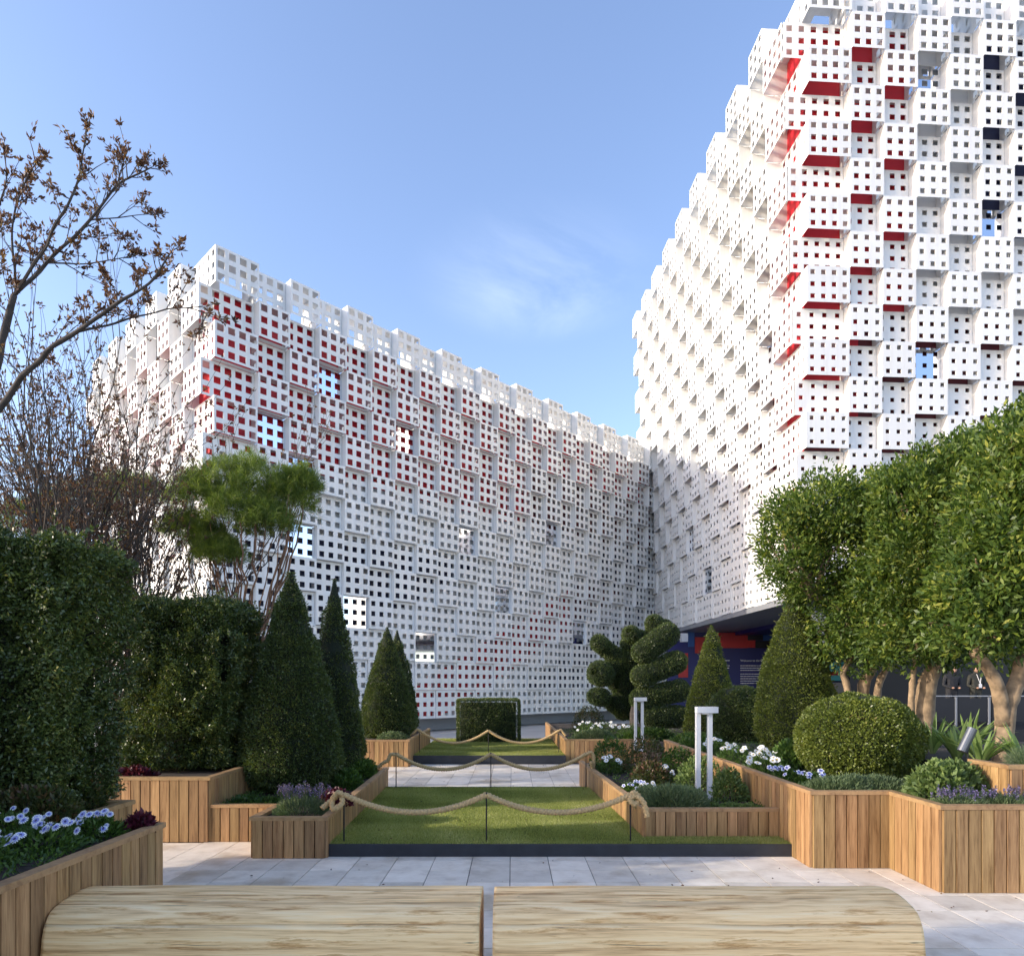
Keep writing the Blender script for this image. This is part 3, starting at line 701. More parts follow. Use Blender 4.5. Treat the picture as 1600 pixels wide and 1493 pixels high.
# ------------------------------------------------------------------ planters
BW = .098
def planter(label, walls, z, soil_poly, zs=None, cap_w=.075, z0=.003, n_ext=None):
    """walls: list of (x0,y0,x1,y1) seen from outside, outward normal on the right-hand side of the run"""
    x, y = walls[0][:2]
    root = thing('wooden_planter', label, 'planter', (x, y, 0), 'timber planters round the garden')
    cache = {}
    for wi, (x0, y0, x1, y1) in enumerate(walls):
        d = Vector((x1 - x0, y1 - y0, 0)); L = d.length; d.normalize(); nrm = Vector((d.y, -d.x, 0))
        n = max(1, round(L / BW)); bw = L / n
        key = round(bw, 4)
        if key not in cache:
            e = .0024; t = .02; V = []; ch = .003
            pr = [(e, -.0), (e + ch, t), (bw - e - ch, t), (bw - e, 0)]
            h = z - .034 - z0
            V = [(a, -b, 0) for a, b in pr] + [(a, -b, h) for a, b in pr]
            Fq = [(0, 1, 5, 4), (1, 2, 6, 5), (2, 3, 7, 6), (0, 3, 2, 1), (4, 5, 6, 7), (3, 0, 4, 7)]
            me = bpy.data.meshes.new('board'); me.from_pydata(V, [], Fq); me.materials.append(MAT['board']); cache[key] = me
        for i in range(n):
            p = Vector((x0, y0, z0)) + d * i * bw
            o = link_mesh('board', cache[key], None, root, p - root.location + nrm * random.uniform(-.0015, .0015)); o.rotation_euler = (0, 0, math.atan2(d.y, d.x))
        # liner just behind the boards, and the cap rail on top
        a = Vector((x0, y0, 0)) - nrm * .012; b = Vector((x1, y1, 0)) - nrm * .012; a2 = a - nrm * .02; b2 = b - nrm * .02
        m = MB(); m.prism([a[:2], b[:2], b2[:2], a2[:2]], z0, z - .036); m.build('liner', 'edging', root)
    offs = []
    def joint(i, dist):
        # corner between wall i-1 and wall i, pushed outwards by dist
        def ln(j):
            x0, y0, x1, y1 = walls[j]; d = Vector((x1 - x0, y1 - y0)).normalized(); return Vector((x0, y0)) + Vector((d.y, -d.x)) * dist, d, Vector((x1, y1)) + Vector((d.y, -d.x)) * dist
        if i == 0: p, d, _ = ln(0); return p
        if i == len(walls): _, d, p = ln(i - 1); return p
        p, d, _ = ln(i - 1); q, e, _ = ln(i); cr_ = d.x * e.y - d.y * e.x
        return p + d * (((q - p).x * e.y - (q - p).y * e.x) / cr_)
    for wi in range(len(walls)):
        m = MB(); dd = Vector((walls[wi][2] - walls[wi][0], walls[wi][3] - walls[wi][1])).normalized() * .0008
        m.prism([(joint(wi, .026) + dd)[:], (joint(wi + 1, .026) - dd)[:], (joint(wi + 1, .026 - cap_w) - dd)[:], (joint(wi, .026 - cap_w) + dd)[:]], z - .033, z)
        m.build('cap_rail', 'cap', root)
    if soil_poly:
        m = MB(); m.prism(soil_poly, (zs or z - .06) - .06, zs or z - .06); m.build('soil', 'soil', root)
    return root
planter('planter with blue and white daisies at the left edge beside the log bench', [(-2.40, .6, -2.40, 4.63), (-2.40, 4.63, -5.2, 4.63)], .67, [(-5.2, .6), (-2.44, .6), (-2.44, 4.59), (-5.2, 4.59)], .62)
planter('planter with a short shaded cap just behind the daisy planter on the left', [(-4.6, 5.05, -3.12, 5.05), (-3.12, 5.05, -3.12, 5.55), (-3.12, 5.55, -4.6, 5.55)], .67, [(-4.6, 5.09), (-3.16, 5.09), (-3.16, 5.51), (-4.6, 5.51)], .61)
planter('tall sunlit planter in front of the square clipped hedge on the left', [(-5.6, 6.98, -3.12, 6.98), (-3.12, 6.98, -3.15, 9.2)], .67, [(-7, 7.02), (-3.16, 7.02), (-3.19, 9.6), (-7, 9.6)], .61)
planter('low planter with lavender at its front corner left of the near lawn', [(-3.10, 7.0, -2.42, 7.0), (-2.42, 7.0, -2.42, 6.33), (-2.42, 6.33, -1.74, 6.33), (-1.74, 6.33, -1.88, 10.2), (-1.88, 10.2, -3.1, 10.2)], .385,
        [(-3.12, 7.04), (-2.38, 7.04), (-2.38, 6.37), (-1.78, 6.37), (-1.92, 10.16), (-3.12, 10.16)], .335)
planter('far planter left of the rear lawn holding two slim cones', [(-4.2, 13.5, -2.06, 13.5), (-2.06, 13.5, -2.09, 17.2)], .54, [(-4.2, 13.54), (-2.1, 13.54), (-2.13, 17.2), (-4.2, 17.2)], .49)
planter('low planter with the near lamp right of the near lawn', [(1.11, 11.0, 1.31, 6.70), (1.31, 6.70, 2.63, 6.70), (2.63, 11.0, 1.11, 11.0)][:2], .40, [(1.15, 10.98), (1.35, 6.74), (2.66, 6.74), (2.66, 10.98)], .34)
planter('tall stepped planter with the round clipped ball on the right', [(2.65, 11.75, 2.65, 5.99), (2.65, 5.99, 3.34, 5.99), (3.34, 5.99, 3.34, 5.27), (3.34, 5.27, 5.2, 5.27)], .68,
        [(2.69, 11.75), (2.69, 6.03), (3.38, 6.03), (3.38, 5.31), (7.5, 5.31), (7.5, 11.75)], .62)
planter('far planter right of the rear lawn below the spiral topiary', [(1.05, 21, 1.12, 14.2), (1.12, 14.2, 2.9, 14.2)], .50, [(1.1, 21), (1.16, 14.24), (7.5, 14.24), (7.5, 21)], .45)
planter('highest planter box at the right edge of the picture', [(4.12, 6.1, 4.12, 5.62), (4.12, 5.62, 5.6, 5.62)], .95, [(4.16, 6.1), (4.16, 5.66), (5.6, 5.66), (5.6, 6.1)], .9, z0=.60)
mb = MB(); mb.box(2.72, 7.5, 11.76, 14.19, .0, .45); structure('planting_bed', mb, 'soil')
mb = MB(); mb.prism([(4.5, 6.2), (7.4, 6.2), (7.4, 9.6), (4.9, 9.6), (4.35, 7.6)], .60, .82); structure('raised_planting_bed', mb, 'soil')

# ------------------------------------------------------------------ log benches
def log_bench(label, x0, x1, seed, e0, e1):
    root = thing('log_bench', label, 'bench', ((x0 + x1) / 2, 3.6, 0), 'pair of split log benches')
    prof = [(3.46, .02), (3.405, .12), (3.395, .25), (3.405, .33), (3.418, .375), (3.429, .396), (3.448, .362), (3.4385, .404), (3.452, .424), (3.475, .443), (3.52, .458),
            (3.58, .468), (3.587, .435), (3.589, .469), (3.66, .477), (3.74, .481), (3.82, .476), (3.90, .455), (3.96, .40), (3.99, .30), (3.98, .12), (3.94, .02)]
    n = 130; r = random.Random(seed); V = []; ph = [r.uniform(0, 6) for _ in range(8)]
    for i in range(n + 1):
        t = i / n; x = x0 + (x1 - x0) * t
        for k, (y, z) in enumerate(prof):
            s = mnoise.noise(Vector((x * 1.1 + seed * 9, k * .21, 0))) * .007 + mnoise.noise(Vector((x * 5 + seed * 5, k * .5, 3))) * .0022
            yy, zz = y + s * .6, z + s
            jag = mnoise.noise(Vector((x * 9, seed, k > 10))) * .003
            if k in (6, 12):
                open_ = mnoise.noise(Vector((x * 1.6, seed * 3, k * 2.0)))
                dep = max(0, .55 + open_ * 1.7) if k == 6 else max(0, .1 + open_ * 1.8)
                a, b = prof[k - 1], prof[k + 1]; my, mz = (a[0] + b[0]) / 2, (a[1] + b[1]) / 2
                yy = my + (y - my) * dep + s * .6; zz = mz + (z - mz) * dep + s
            if k in (5, 6, 7, 11, 12, 13): zz += jag; yy += jag * .5
            dx = 0
            f = min(1, abs(y - 3.69) / .3)
            if i == 0: dx = e0 * (f ** 2) + .012 * mnoise.noise(Vector((0, k, seed)))
            if i == n: dx = -e1 * (f ** 2) + .012 * mnoise.noise(Vector((0, k, seed)))
            sc_ = 1 - .012 * max(0, 1 - min(t, 1 - t) * n / 1.5)
            V.append((x + dx, 3.7 + (yy - 3.7) * (sc_ if sc_ < 1 else 1), zz * (1 - (1 - sc_) * .25)))
    m = len(prof); Fq = []
    for i in range(n):
        for k in range(m - 1): Fq.append((i * m + k, (i + 1) * m + k, (i + 1) * m + k + 1, i * m + k + 1))
    Fq.append(tuple(range(m))); Fq.append(tuple(n * m + k for k in reversed(range(m))))
    V = [(a - root.location.x, b - root.location.y, c) for a, b, c in V]
    me = mesh_from('seat_log', V, Fq); me.polygons.foreach_set('use_smooth', [True] * (len(Fq) - 2) + [False] * 2)
    link_mesh('seat_log', me, 'log', root)
    return root
log_bench('pale cracked log bench at the bottom left, ending beside the daisy planter', -2.38, -.165, 1, .02, .0)
log_bench('pale log bench at the bottom right with knots and a rounded right end', -.098, 2.09, 2, .0, .02)

# ------------------------------------------------------------------ rope barriers
def catenary(a, b, sag, n=26): return [a.lerp(b, i / n) - Vector((0, 0, sag * 4 * (i / n) * (1 - i / n))) for i in range(n + 1)]
def rope_barrier(label, Y, zg, zt, xs, sag, left_tail, right_tail, rr=.026):
    root = thing('rope_barrier', label, 'rope barrier', (xs[1], Y, zg), 'rope barriers on thin iron posts')
    for x in xs:
        m = MB(); m.tube([(x, Y, zg - .02), (x, Y, zt)], .008, 6); m.tube([(x, Y, zt), (x, Y, zt + .03)], .012, 6); m.build('post', 'post', root)
    tops = [Vector((x, Y, zt + .01)) for x in xs]
    for i in range(2):
        a, b = tops[i], tops[i + 1]; pts = catenary(a, b, sag, 200); m = MB()
        m.tube(pts, rr, 12, twist=.42, lobes=3); m.build('rope', 'rope', root, smooth=True)
    for tail in (left_tail, right_tail):
        # smooth the tail polyline
        P = [Vector(p) for p in tail]; S = []
        for i in range(len(P) - 1):
            p0, p1, p2, p3 = P[max(i - 1, 0)], P[i], P[i + 1], P[min(i + 2, len(P) - 1)]
            for k in range(14):
                t = k / 14; S.append(.5 * ((2 * p1) + (p2 - p0) * t + (2 * p0 - 5 * p1 + 4 * p2 - p3) * t * t + (3 * p1 - p0 - 3 * p2 + p3) * t ** 3))
        S.append(P[-1]); m = MB(); m.tube(S, rr * .95, 12, twist=.42, lobes=3); m.build('rope_end', 'rope', root, smooth=True)
Y = 6.5; zt = .555
rope_barrier('nearest tan rope strung across the front lawn on three thin posts', Y, .11, zt, (-1.61, -.245, 1.135), .17,
             [(-1.61, Y, zt), (-1.66, Y - .02, zt + .03), (-1.72, Y, zt - .04), (-1.70, Y - .05, zt - .12), (-1.62, Y - .04, zt - .07), (-1.66, Y + .03, zt), (-1.76, Y + .02, zt - .07), (-1.82, Y - .02, zt - .12)],
             [(1.135, Y, zt), (1.17, Y - .02, zt + .03), (1.22, Y, zt - .02), (1.17, Y - .05, zt - .07), (1.12, Y - .04, zt - .03), (1.18, Y - .03, zt + .0), (1.25, Y - .06, zt - .06), (1.28, Y - .08, zt - .19)])
Y = 9.95; zt = .60
rope_barrier('middle tan rope strung along the back edge of the near lawn', Y, .11, zt, (-1.70, -.31, 1.085), .225,
             [(-1.70, Y, zt), (-1.78, Y, zt + .0), (-1.82, Y, zt - .08), (-1.9, Y, zt - .13), (-1.97, Y + .02, zt - .2)],
             [(1.085, Y, zt), (1.16, Y, zt + .03), (1.2, Y, zt - .04), (1.19, Y, zt - .2), (1.15, Y - .05, zt - .1)])
Y = 14.65; zt = .64
rope_barrier('farthest tan rope in front of the box hedge on the rear lawn', Y, .17, zt, (-2.00, -.51, 1.01), .27,
             [(-2.00, Y, zt), (-2.05, Y, zt + .03), (-2.12, Y, zt - .04), (-2.2, Y, zt - .09)],
             [(1.01, Y, zt), (1.06, Y, zt + .02), (1.12, Y, zt - .05), (1.16, Y, zt - .1)])

# ------------------------------------------------------------------ garden lamps
def garden_lamp(label, x, y, z):
    root = thing('garden_lamp', label, 'garden lamp', (x, y, z), 'pale metal frame lamps')
    for dx in (-.06, .07):
        m = MB(); m.box(x + dx - .024, x + dx + .024, y - .03, y + .03, z, z + .96); m.build('upright', 'lamp', root)
    m = MB(); m.box(x - .086, x + .145, y - .075, y + .035, z + .962, z + 1.03); m.build('lamp_head', 'lamp', root)
    m = MB(); m.box(x - .03, x + .04, y - .06, y + .02, z + .948, z + .961); m.build('lens', 'lens', root)
    m = MB(); m.box(x - .035, x + .045, y - .03, y + .03, z, z + .035); m.build('base_plate', 'lamp', root)
p = at(1099, 1248, z=.345); garden_lamp('nearer and taller-looking square frame lamp in the low right planter', p.x, p.y, .345)
p = at(988, 1072, 13.6); garden_lamp('farther square frame lamp standing left of the near one', p.x, 12.6, .445) if False else garden_lamp('farther square frame lamp standing in the bed below the spiral topiary', p.x * 13.0 / 13.6 + .12, 13.0, .36)

# spotlight
p = at(1512, 1158, 6.25)
sl = thing('spotlight', 'grey cylindrical spotlight on a spike among strap leaves', 'spotlight', (p.x, p.y, .62))
m = MB(); m.tube([p + Vector((-.055, 0, -.09)), p + Vector((.045, 0, .12))], .042, 16); m.build('lamp_body', 'spot', sl, smooth=False)
m = MB(); m.tube([(p.x, p.y, .60), (p.x, p.y, p.z - .01)], .008, 6); m.build('spike', 'post', sl)

# ------------------------------------------------------------------ clipped topiary
def cone(label, x, y, z, h, r, n, seed, leaf=.030, mat='yew', belly=.12, squash=1.0):
    prof = [(0, r * .55), (h * .03, r * .84), (h * belly, r), (h * .3, r * .88), (h * .5, r * .68), (h * .7, r * .42), (h * .85, r * .24), (h * .95, r * .10), (h, .01)]
    if squash != 1: prof = [(a, b * (1 + .15 * math.sin(a / h * 3.1))) for a, b in prof]
    root = thing('topiary_cone', label, 'topiary', (x, y, z), 'clipped cone shaped bushes')
    P, Nn, tone = revolve_points(prof, (x, y, z), n, .03, seed)
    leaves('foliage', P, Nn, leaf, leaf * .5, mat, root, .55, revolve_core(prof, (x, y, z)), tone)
    # a few stray shoots
    i = rng.choice(len(P), n // 60); Q = P[i] + Nn[i] * .03
    leaves('shoots', Q, Nn[i], leaf * 1.5, leaf * .45, mat, root, .85, kind='stuff')
    m = MB(); m.tube([(x, y, z - .02), (x, y, z + .2)], .05, 8); m.build('trunk', 'barkgrey', root)
cone('largest dark cone on the left, behind the lavender planter', -2.72, 8.35, .36, 2.64, .62, 60000, 1, .030)
cone('slim tall cone standing right behind the largest left cone', -2.50, 9.55, .36, 2.76, .42, 30000, 2, .030)
cone('wider of the two cones in the far left planter', -2.72, 14.8, .49, 2.40, .60, 30000, 3, .038)
cone('slender cone half hidden at the right of the wider far left cone', -2.74, 16.2, .49, 2.45, .50, 20000, 4, .038)
cone('cone beside the spiral topiary in front of the blue wall', 4.12, 14.0, .44, 2.42, .56, 30000, 5, .036, 'box')
cone('tallest pale cone on the right, under the overhanging tree', 4.22, 10.1, .62, 2.62, .56, 52000, 6, .030, 'box', squash=1.1)
def ball_bush(label, x, y, z, rx, ry, h, n, seed, mat, leaf):
    root = thing('clipped_ball', label, 'topiary', (x, y, z), 'clipped round bushes')
    prof = []
    for i in range(15):
        t = -.72 + 1.72 * i / 14; prof.append((h * (.475 + .525 * math.sin(t * math.pi / 2)), max(.01, (abs(math.cos(t * math.pi / 2)) ** .9))))
    prof[0] = (0, prof[0][1])
    P, Nn, tone = revolve_points([(a, b * rx) for a, b in prof], (0, 0, 0), n, .035, seed)
    cv, cf = revolve_core([(a, b * rx) for a, b in prof], (0, 0, 0), 24, .93)
    for A in (P, cv): A[:, 1] *= ry / rx; A += np.array([x, y, z])
    leaves('foliage', P, Nn, leaf, leaf * .55, mat, root, .5, (cv, cf), tone)
    m = MB(); m.tube([(x, y, z - .02), (x, y, z + .15)], .04, 8); m.build('trunk', 'barkgrey', root)
ball_bush('big sunlit clipped ball in the stepped planter on the right', 3.69, 7.25, .58, .64, .6, .94, 52000, 11, 'box', .030)
ball_bush('smaller shaded clipped ball between the two right-hand cones', 4.20, 12.6, .44, .58, .55, 1.16, 30000, 12, 'yew', .034)
def hedge_box(name, label, cat, x0, x1, y0, y1, z0, z1, n, seed, mat, leaf, bmp=.04, rough=0, group=None, top_open=0):
    root = thing(name, label, cat, ((x0 + x1) / 2, (y0 + y1) / 2, z0), group)
    lx, ly, lz = x1 - x0, y1 - y0, z1 - z0
    faces = [((x0, y0, z0), (lx, 0, 0), (0, 0, lz), (0, -1, 0)), ((x0, y1, z0), (lx, 0, 0), (0, 0, lz), (0, 1, 0)), ((x0, y0, z0), (0, ly, 0), (0, 0, lz), (-1, 0, 0)),
             ((x1, y0, z0), (0, ly, 0), (0, 0, lz), (1, 0, 0)), ((x0, y0, z1), (lx, 0, 0), (0, ly, 0), (0, 0, 1))]
    ar = np.array([np.linalg.norm(np.cross(a[1], a[2])) for a in faces]); ar[1] *= .4; ar /= ar.sum()
    PP = []; NNn = []
    for (o, u, v, nn), f in zip(faces, ar):
        k = int(n * f); a = rng.random((k, 1)); b = rng.random((k, 1))
        PP.append(np.array(o) + a * np.array(u) + b * np.array(v)); NNn.append(np.tile(np.array(nn, float), (k, 1)))
    P = np.vstack(PP); Nn = np.vstack(NNn)
    # round the edges towards the centre, then let the surface swell and break up
    c = np.array([(x0 + x1) / 2, (y0 + y1) / 2, (z0 + z1) / 2]); hdim = np.array([lx, ly, lz]) / 2
    q = (P - c) / hdim; rad = .14
    m_ = np.sum(np.abs(q) > 1 - rad, axis=1); P = P - (q * hdim) * (np.clip(np.sort(np.abs(q), axis=1)[:, 1] - (1 - rad), 0, 1) ** 2 * (3.0 if rough > 300 else 1.5))[:, None]
    P = P + Nn * (cheap_noise(P, 2.6, seed) * bmp + cheap_noise(P, 8, seed + 3) * bmp * .5 - rng.random(len(P)) ** 1.6 * (.15 if rough > 300 else .06))[:, None]
    tone = np.clip(.5 + .6 * cheap_noise(P, 2.4, seed + 9), 0, 1)
    e = .20 if rough > 300 else .10; m = MB(); m.box(x0 + e, x1 - e, y0 + e, y1 - e, z0, z1 - e)
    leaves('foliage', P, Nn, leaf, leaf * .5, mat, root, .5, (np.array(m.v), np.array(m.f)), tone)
    if rough:
        i = rng.choice(len(P), rough); k = 14; Q = []; D = []
        for j in i:
            d = Nn[j] + rng.normal(size=3) * .5 + np.array([0, 0, .45]); d /= np.linalg.norm(d); ln = rng.uniform(.06, .2)
            for t in np.linspace(.1, 1, k): Q.append(P[j] + d * ln * t); D.append(d * .7 + rng.normal(size=3) * .6)
        leaves('shoots', np.array(Q), unit(np.array(D)), leaf * 1.15, leaf * .5, mat, root, .75, kind='stuff')
    m = MB(); m.tube([((x0 + x1) / 2, (y0 + y1) / 2, z0 - .02), ((x0 + x1) / 2, (y0 + y1) / 2, z0 + .3)], .05, 8); m.build('trunk', 'barkgrey', root)
hedge_box('clipped_hedge', 'box shaped dark hedge block standing on the rear lawn', 'hedge', -1.42, .20, 17.3, 18.1, .17, 1.28, 26000, 21, 'yew', .034, .015)
hedge_box('tall_hedge', 'tallest dark hedge filling the left edge behind the blue daisies', 'hedge', -5.0, -3.22, 4.80, 5.75, .61, 2.72, 140000, 22, 'hedge', .034, .15, 1300)
hedge_box('tall_hedge', 'square hedge block in the tall planter between the left hedge and the largest cone', 'hedge', -4.45, -3.28, 7.75, 8.95, .61, 2.62, 115000, 23, 'hedge', .034, .15, 1100)
hedge_box('tall_hedge', 'unseen hedge added outside the left edge to shade the foreground', 'hedge', -5.0, -3.75, -1.5, 2.4, .61, 2.6, 26000, 24, 'hedge', .045, .09, 200)  # out-of-view hedge added to cast shade across the foreground
hedge_box('unseen_shade_hedge', 'lower unseen hedge added outside the left edge to shade the left log bench', 'hedge', -5.0, -4.0, 2.5, 4.5, .61, 1.75, 14000, 25, 'hedge', .045, .09, 100)  # added out of view; height set so only the left bench is shaded

def lobe_points(c, a, b, r, n, seed):
    """capsule between a and b"""
    a = np.array(a); b = np.array(b); t = rng.random(n); D = b - a; L = np.linalg.norm(D) + 1e-6; u = D / L
    d = unit(rng.normal(size=(n, 3))); P = a + t[:, None] * D; ax = d @ u
    side = unit(d - ax[:, None] * u)
    endm = rng.random(n) < (2 * r / (L + 2 * r)); s = np.sign(ax)
    base = np.where(s[:, None] > 0, b, a); Pn = np.where(endm[:, None], d, side); Pc = np.where(endm[:, None], base, P)
    rr = r * (1 + .05 * cheap_noise(Pc + Pn * r, 7, seed))
    return Pc + Pn * (rr - rng.random(n) ** 2 * .03)[:, None], Pn
def spiral_topiary():
    Yd = 16.0; s = Yd / F
    root = thing('cloud_topiary', 'large topiary of fat twisting clipped coils beside the blue wall', 'topiary', at(990, 1150, z=.45))
    q = lambda x, y: (780 + x / 3.478, 880 + y / 3.478)
    L = [(q(540, 432), q(556, 442), 13, 0), (q(560, 450), q(640, 505), 13, .05), (q(545, 595), q(560, 600), 19, -.05), (q(560, 590), q(650, 545), 14, .05), (q(525, 722), q(560, 728), 13.5, -.05),
         (q(715, 385), q(722, 398), 14, .05), (q(705, 440), q(760, 410), 14, .1), (q(842, 328), q(850, 345), 15, .15), (q(830, 385), q(905, 345), 12, .2), (q(785, 480), q(915, 385), 18, -.1),
         (q(775, 612), q(960, 535), 17, -.12), (q(688, 520), q(675, 790), 17, .12), (q(760, 520), q(700, 640), 14, .2), (q(770, 735), q(975, 690), 17, -.1), (q(820, 835), q(970, 830), 17, -.1), (q(640, 660), q(720, 660), 13, .15), (q(620, 760), q(700, 800), 14, .1)]
    Ps = []; Ns = []; cv = []; cf = []
    for i, (a, b, r, dy) in enumerate(L):
        A = at(*a, Yd + dy * 3); B = at(*b, Yd + dy * 3 + .1); rr = r * s
        ln = (B - A).length; n = int(9000 * (rr * (ln + 2 * rr)) / .35)
        P, Nn = lobe_points(None, A, B, rr, n, 30 + i); Ps.append(P); Ns.append(Nn)
        m = MB(); D = (B - A); u = D.normalized() if D.length > 0 else Vector((1, 0, 0))
        pts = [A - u * rr * .9, A - u * rr * .6, A, B, B + u * rr * .6, B + u * rr * .9]
        m.tube(pts, [rr * .3, rr * .72, rr * .9, rr * .9, rr * .72, rr * .3], 10, caps=False); o = len(cv)
        cv += m.v; cf += [tuple(o + k for k in f) for f in m.f]
    P = np.vstack(Ps); tone = np.clip(.4 + .5 * cheap_noise(P, 3, 3), 0, 1)
    leaves('foliage', P, np.vstack(Ns), .036, .017, 'yew', root, .5, (np.array(cv), np.array(cf)), tone)
    m = MB(); b = root.location; m.tube([b, b + Vector((.0, 0, .5)), at(1000, 1060, 16.1), at(1010, 1010, 16.1)], [.1, .09, .07, .05], 8); m.build('trunk', 'barkgrey', root)
spiral_topiary()

# ------------------------------------------------------------------ trees
def smooth_path(P, k=5):
    P = [Vector(p) for p in P]; S = []
    for i in range(len(P) - 1):
        p0, p1, p2, p3 = P[max(i - 1, 0)], P[i], P[i + 1], P[min(i + 2, len(P) - 1)]
        for j in range(k):
            t = j / k; S.append(.5 * ((2 * p1) + (p2 - p0) * t + (2 * p0 - 5 * p1 + 4 * p2 - p3) * t * t + (3 * p1 - p0 - 3 * p2 + p3) * t ** 3))
    return S + [P[-1]]
def limb(m, path, r0, r1, seg=7, wob=.0):
    S = smooth_path(path); n = len(S)
    S = [p + Vector((mnoise.noise(p * 4), mnoise.noise(p * 4 + Vector((9, 0, 0))), 0)) * wob for p in S]
    m.tube(S, [(r0 + (r1 - r0) * (i / (n - 1))) * (1 + .22 * mnoise.noise(S[i] * 9) + (.25 * max(0, 1 - i / 3) if wob == .02 else 0)) for i in range(n)], seg)
    return S
def clump_crown(blobs, nclump, per, seed, fill=.35):
    """leaf clumps spread through a union of ellipsoids, thicker near the outside"""
    C = []; vol = [b[1][0] * b[1][1] * b[1][2] for b in blobs]; tot = sum(vol) ** 1
    for (c, r), v in zip(blobs, vol):
        k = max(3, int(nclump * v / tot)); d = unit(rng.normal(size=(k, 3))); rad = rng.uniform(fill, 1, (k, 1)) ** .45
        C.append(np.array(c) + d * rad * np.array(r))
    C = np.vstack(C); n = len(C); tone = rng.random(n)
    cs = rng.uniform(.10, .22, n)
    P = np.repeat(C, per, 0) + unit(rng.normal(size=(n * per, 3))) * (rng.random((n * per, 1)) ** .5) * np.repeat(cs, per)[:, None]
    D = P - np.repeat(C, per, 0) + np.array([0, 0, .05]) + rng.normal(size=P.shape) * .05
    cen = np.array([b[0] for b in blobs]).mean(0)
    D = unit(D) + unit(P - cen) * .6
    return P, unit(D), np.repeat(tone, per)
def broad_tree(label, base, stems, blobs, nclump, per, leaf, seed):
    root = thing('evergreen_tree', label, 'tree', base, 'evergreen trees with pale trunks on the right')
    for path, r0, r1 in stems:
        m = MB(); limb(m, path, r0, r1, 10, .02); m.build('trunk', 'bark', root, smooth=True)
    m = MB(); r = random.Random(seed)
    tips = [Vector(s[0][-1]) for s in stems]
    for c, rad in blobs:
        t = min(tips, key=lambda q: (q - Vector(c)).length)
        for _ in range(4):
            e = Vector(c) + Vector((r.uniform(-.7, .7) * rad[0], r.uniform(-.7, .7) * rad[1], r.uniform(-.5, .8) * rad[2]))
            mid = t.lerp(e, .5) + Vector((r.uniform(-.1, .1), r.uniform(-.1, .1), r.uniform(-.05, .1)))
            limb(m, [t, mid, e], .022, .006, 5, .03)
    m.build('branches', 'bark', root)
    P, D, tone = clump_crown(blobs, nclump, per, seed)
    leaves('crown', P, D, leaf, leaf * .42, 'privet', root, .62, tone=tone)
b1 = at(1352, 1125, 9.6); b1.z = .62
broad_tree('evergreen tree with several thin pale stems above the big clipped ball', b1,
    [([b1 + Vector((-.12, 0, 0)), at(1325, 1075, 9.6), at(1318, 1050, 9.6), at(1335, 1020, 9.7), at(1345, 985, 9.8)], .05, .035),
     ([b1 + Vector((.0, .1, 0)), at(1350, 1070, 9.7), at(1362, 1040, 9.7), at(1340, 990, 9.7), at(1300, 940, 9.7), at(1265, 935, 9.6)], .09, .03),
     ([b1 + Vector((.1, 0, 0)), at(1372, 1075, 9.6), at(1385, 1045, 9.6), at(1400, 1000, 9.6)], .06, .03)],
    [(at(1235, 850, 9.6), (.42, .5, .75)), (at(1290, 810, 9.7), (.6, .7, .55)), (at(1250, 900, 9.6), (.35, .4, .4)), (at(1340, 860, 9.6), (.6, .7, .85)), (at(1330, 960, 9.5), (.55, .6, .55)), (at(1385, 800, 9.8), (.6, .6, .6)), (at(1300, 1000, 9.6), (.32, .4, .25)), (at(1220, 810, 9.6), (.28, .4, .3)), (at(1340, 1025, 9.6), (.45, .4, .22)), (at(1385, 900, 9.3), (.45, .5, .6)), (at(1380, 985, 9.2), (.4, .4, .4)), (at(1290, 765, 9.7), (.4, .4, .25))],
    1350, 30, .072, 41)
b2 = at(1440, 1135, 8.7); b2.z = .62
broad_tree('evergreen tree with a thick pale trunk and a thin stem beside it', b2,
    [([b2 + Vector((.02, 0, 0)), at(1445, 1090, 8.7), at(1458, 1040, 8.7), at(1462, 1000, 8.7), at(1455, 940, 8.7)], .14, .06),
     ([b2 + Vector((-.1, -.05, 0)), at(1424, 1090, 8.6), at(1432, 1030, 8.6), at(1440, 960, 8.6)], .045, .03),
     ([at(1458, 1045, 8.7), at(1480, 1020, 8.6), at(1500, 1000, 8.6)], .05, .02)],
    [(at(1430, 810, 8.7), (.55, .7, .7)), (at(1495, 775, 8.7), (.55, .7, .75)), (at(1420, 900, 8.6), (.55, .6, .7)), (at(1480, 940, 8.5), (.6, .6, .6)), (at(1455, 735, 8.8), (.35, .5, .28)), (at(1410, 1000, 8.5), (.45, .5, .32)), (at(1525, 715, 8.8), (.42, .5, .4)), (at(1490, 1010, 8.6), (.42, .4, .25)), (at(1390, 760, 8.8), (.25, .3, .22))],
    1300, 30, .074, 42)
b3 = at(1565, 1175, 7.1); b3.z = .62
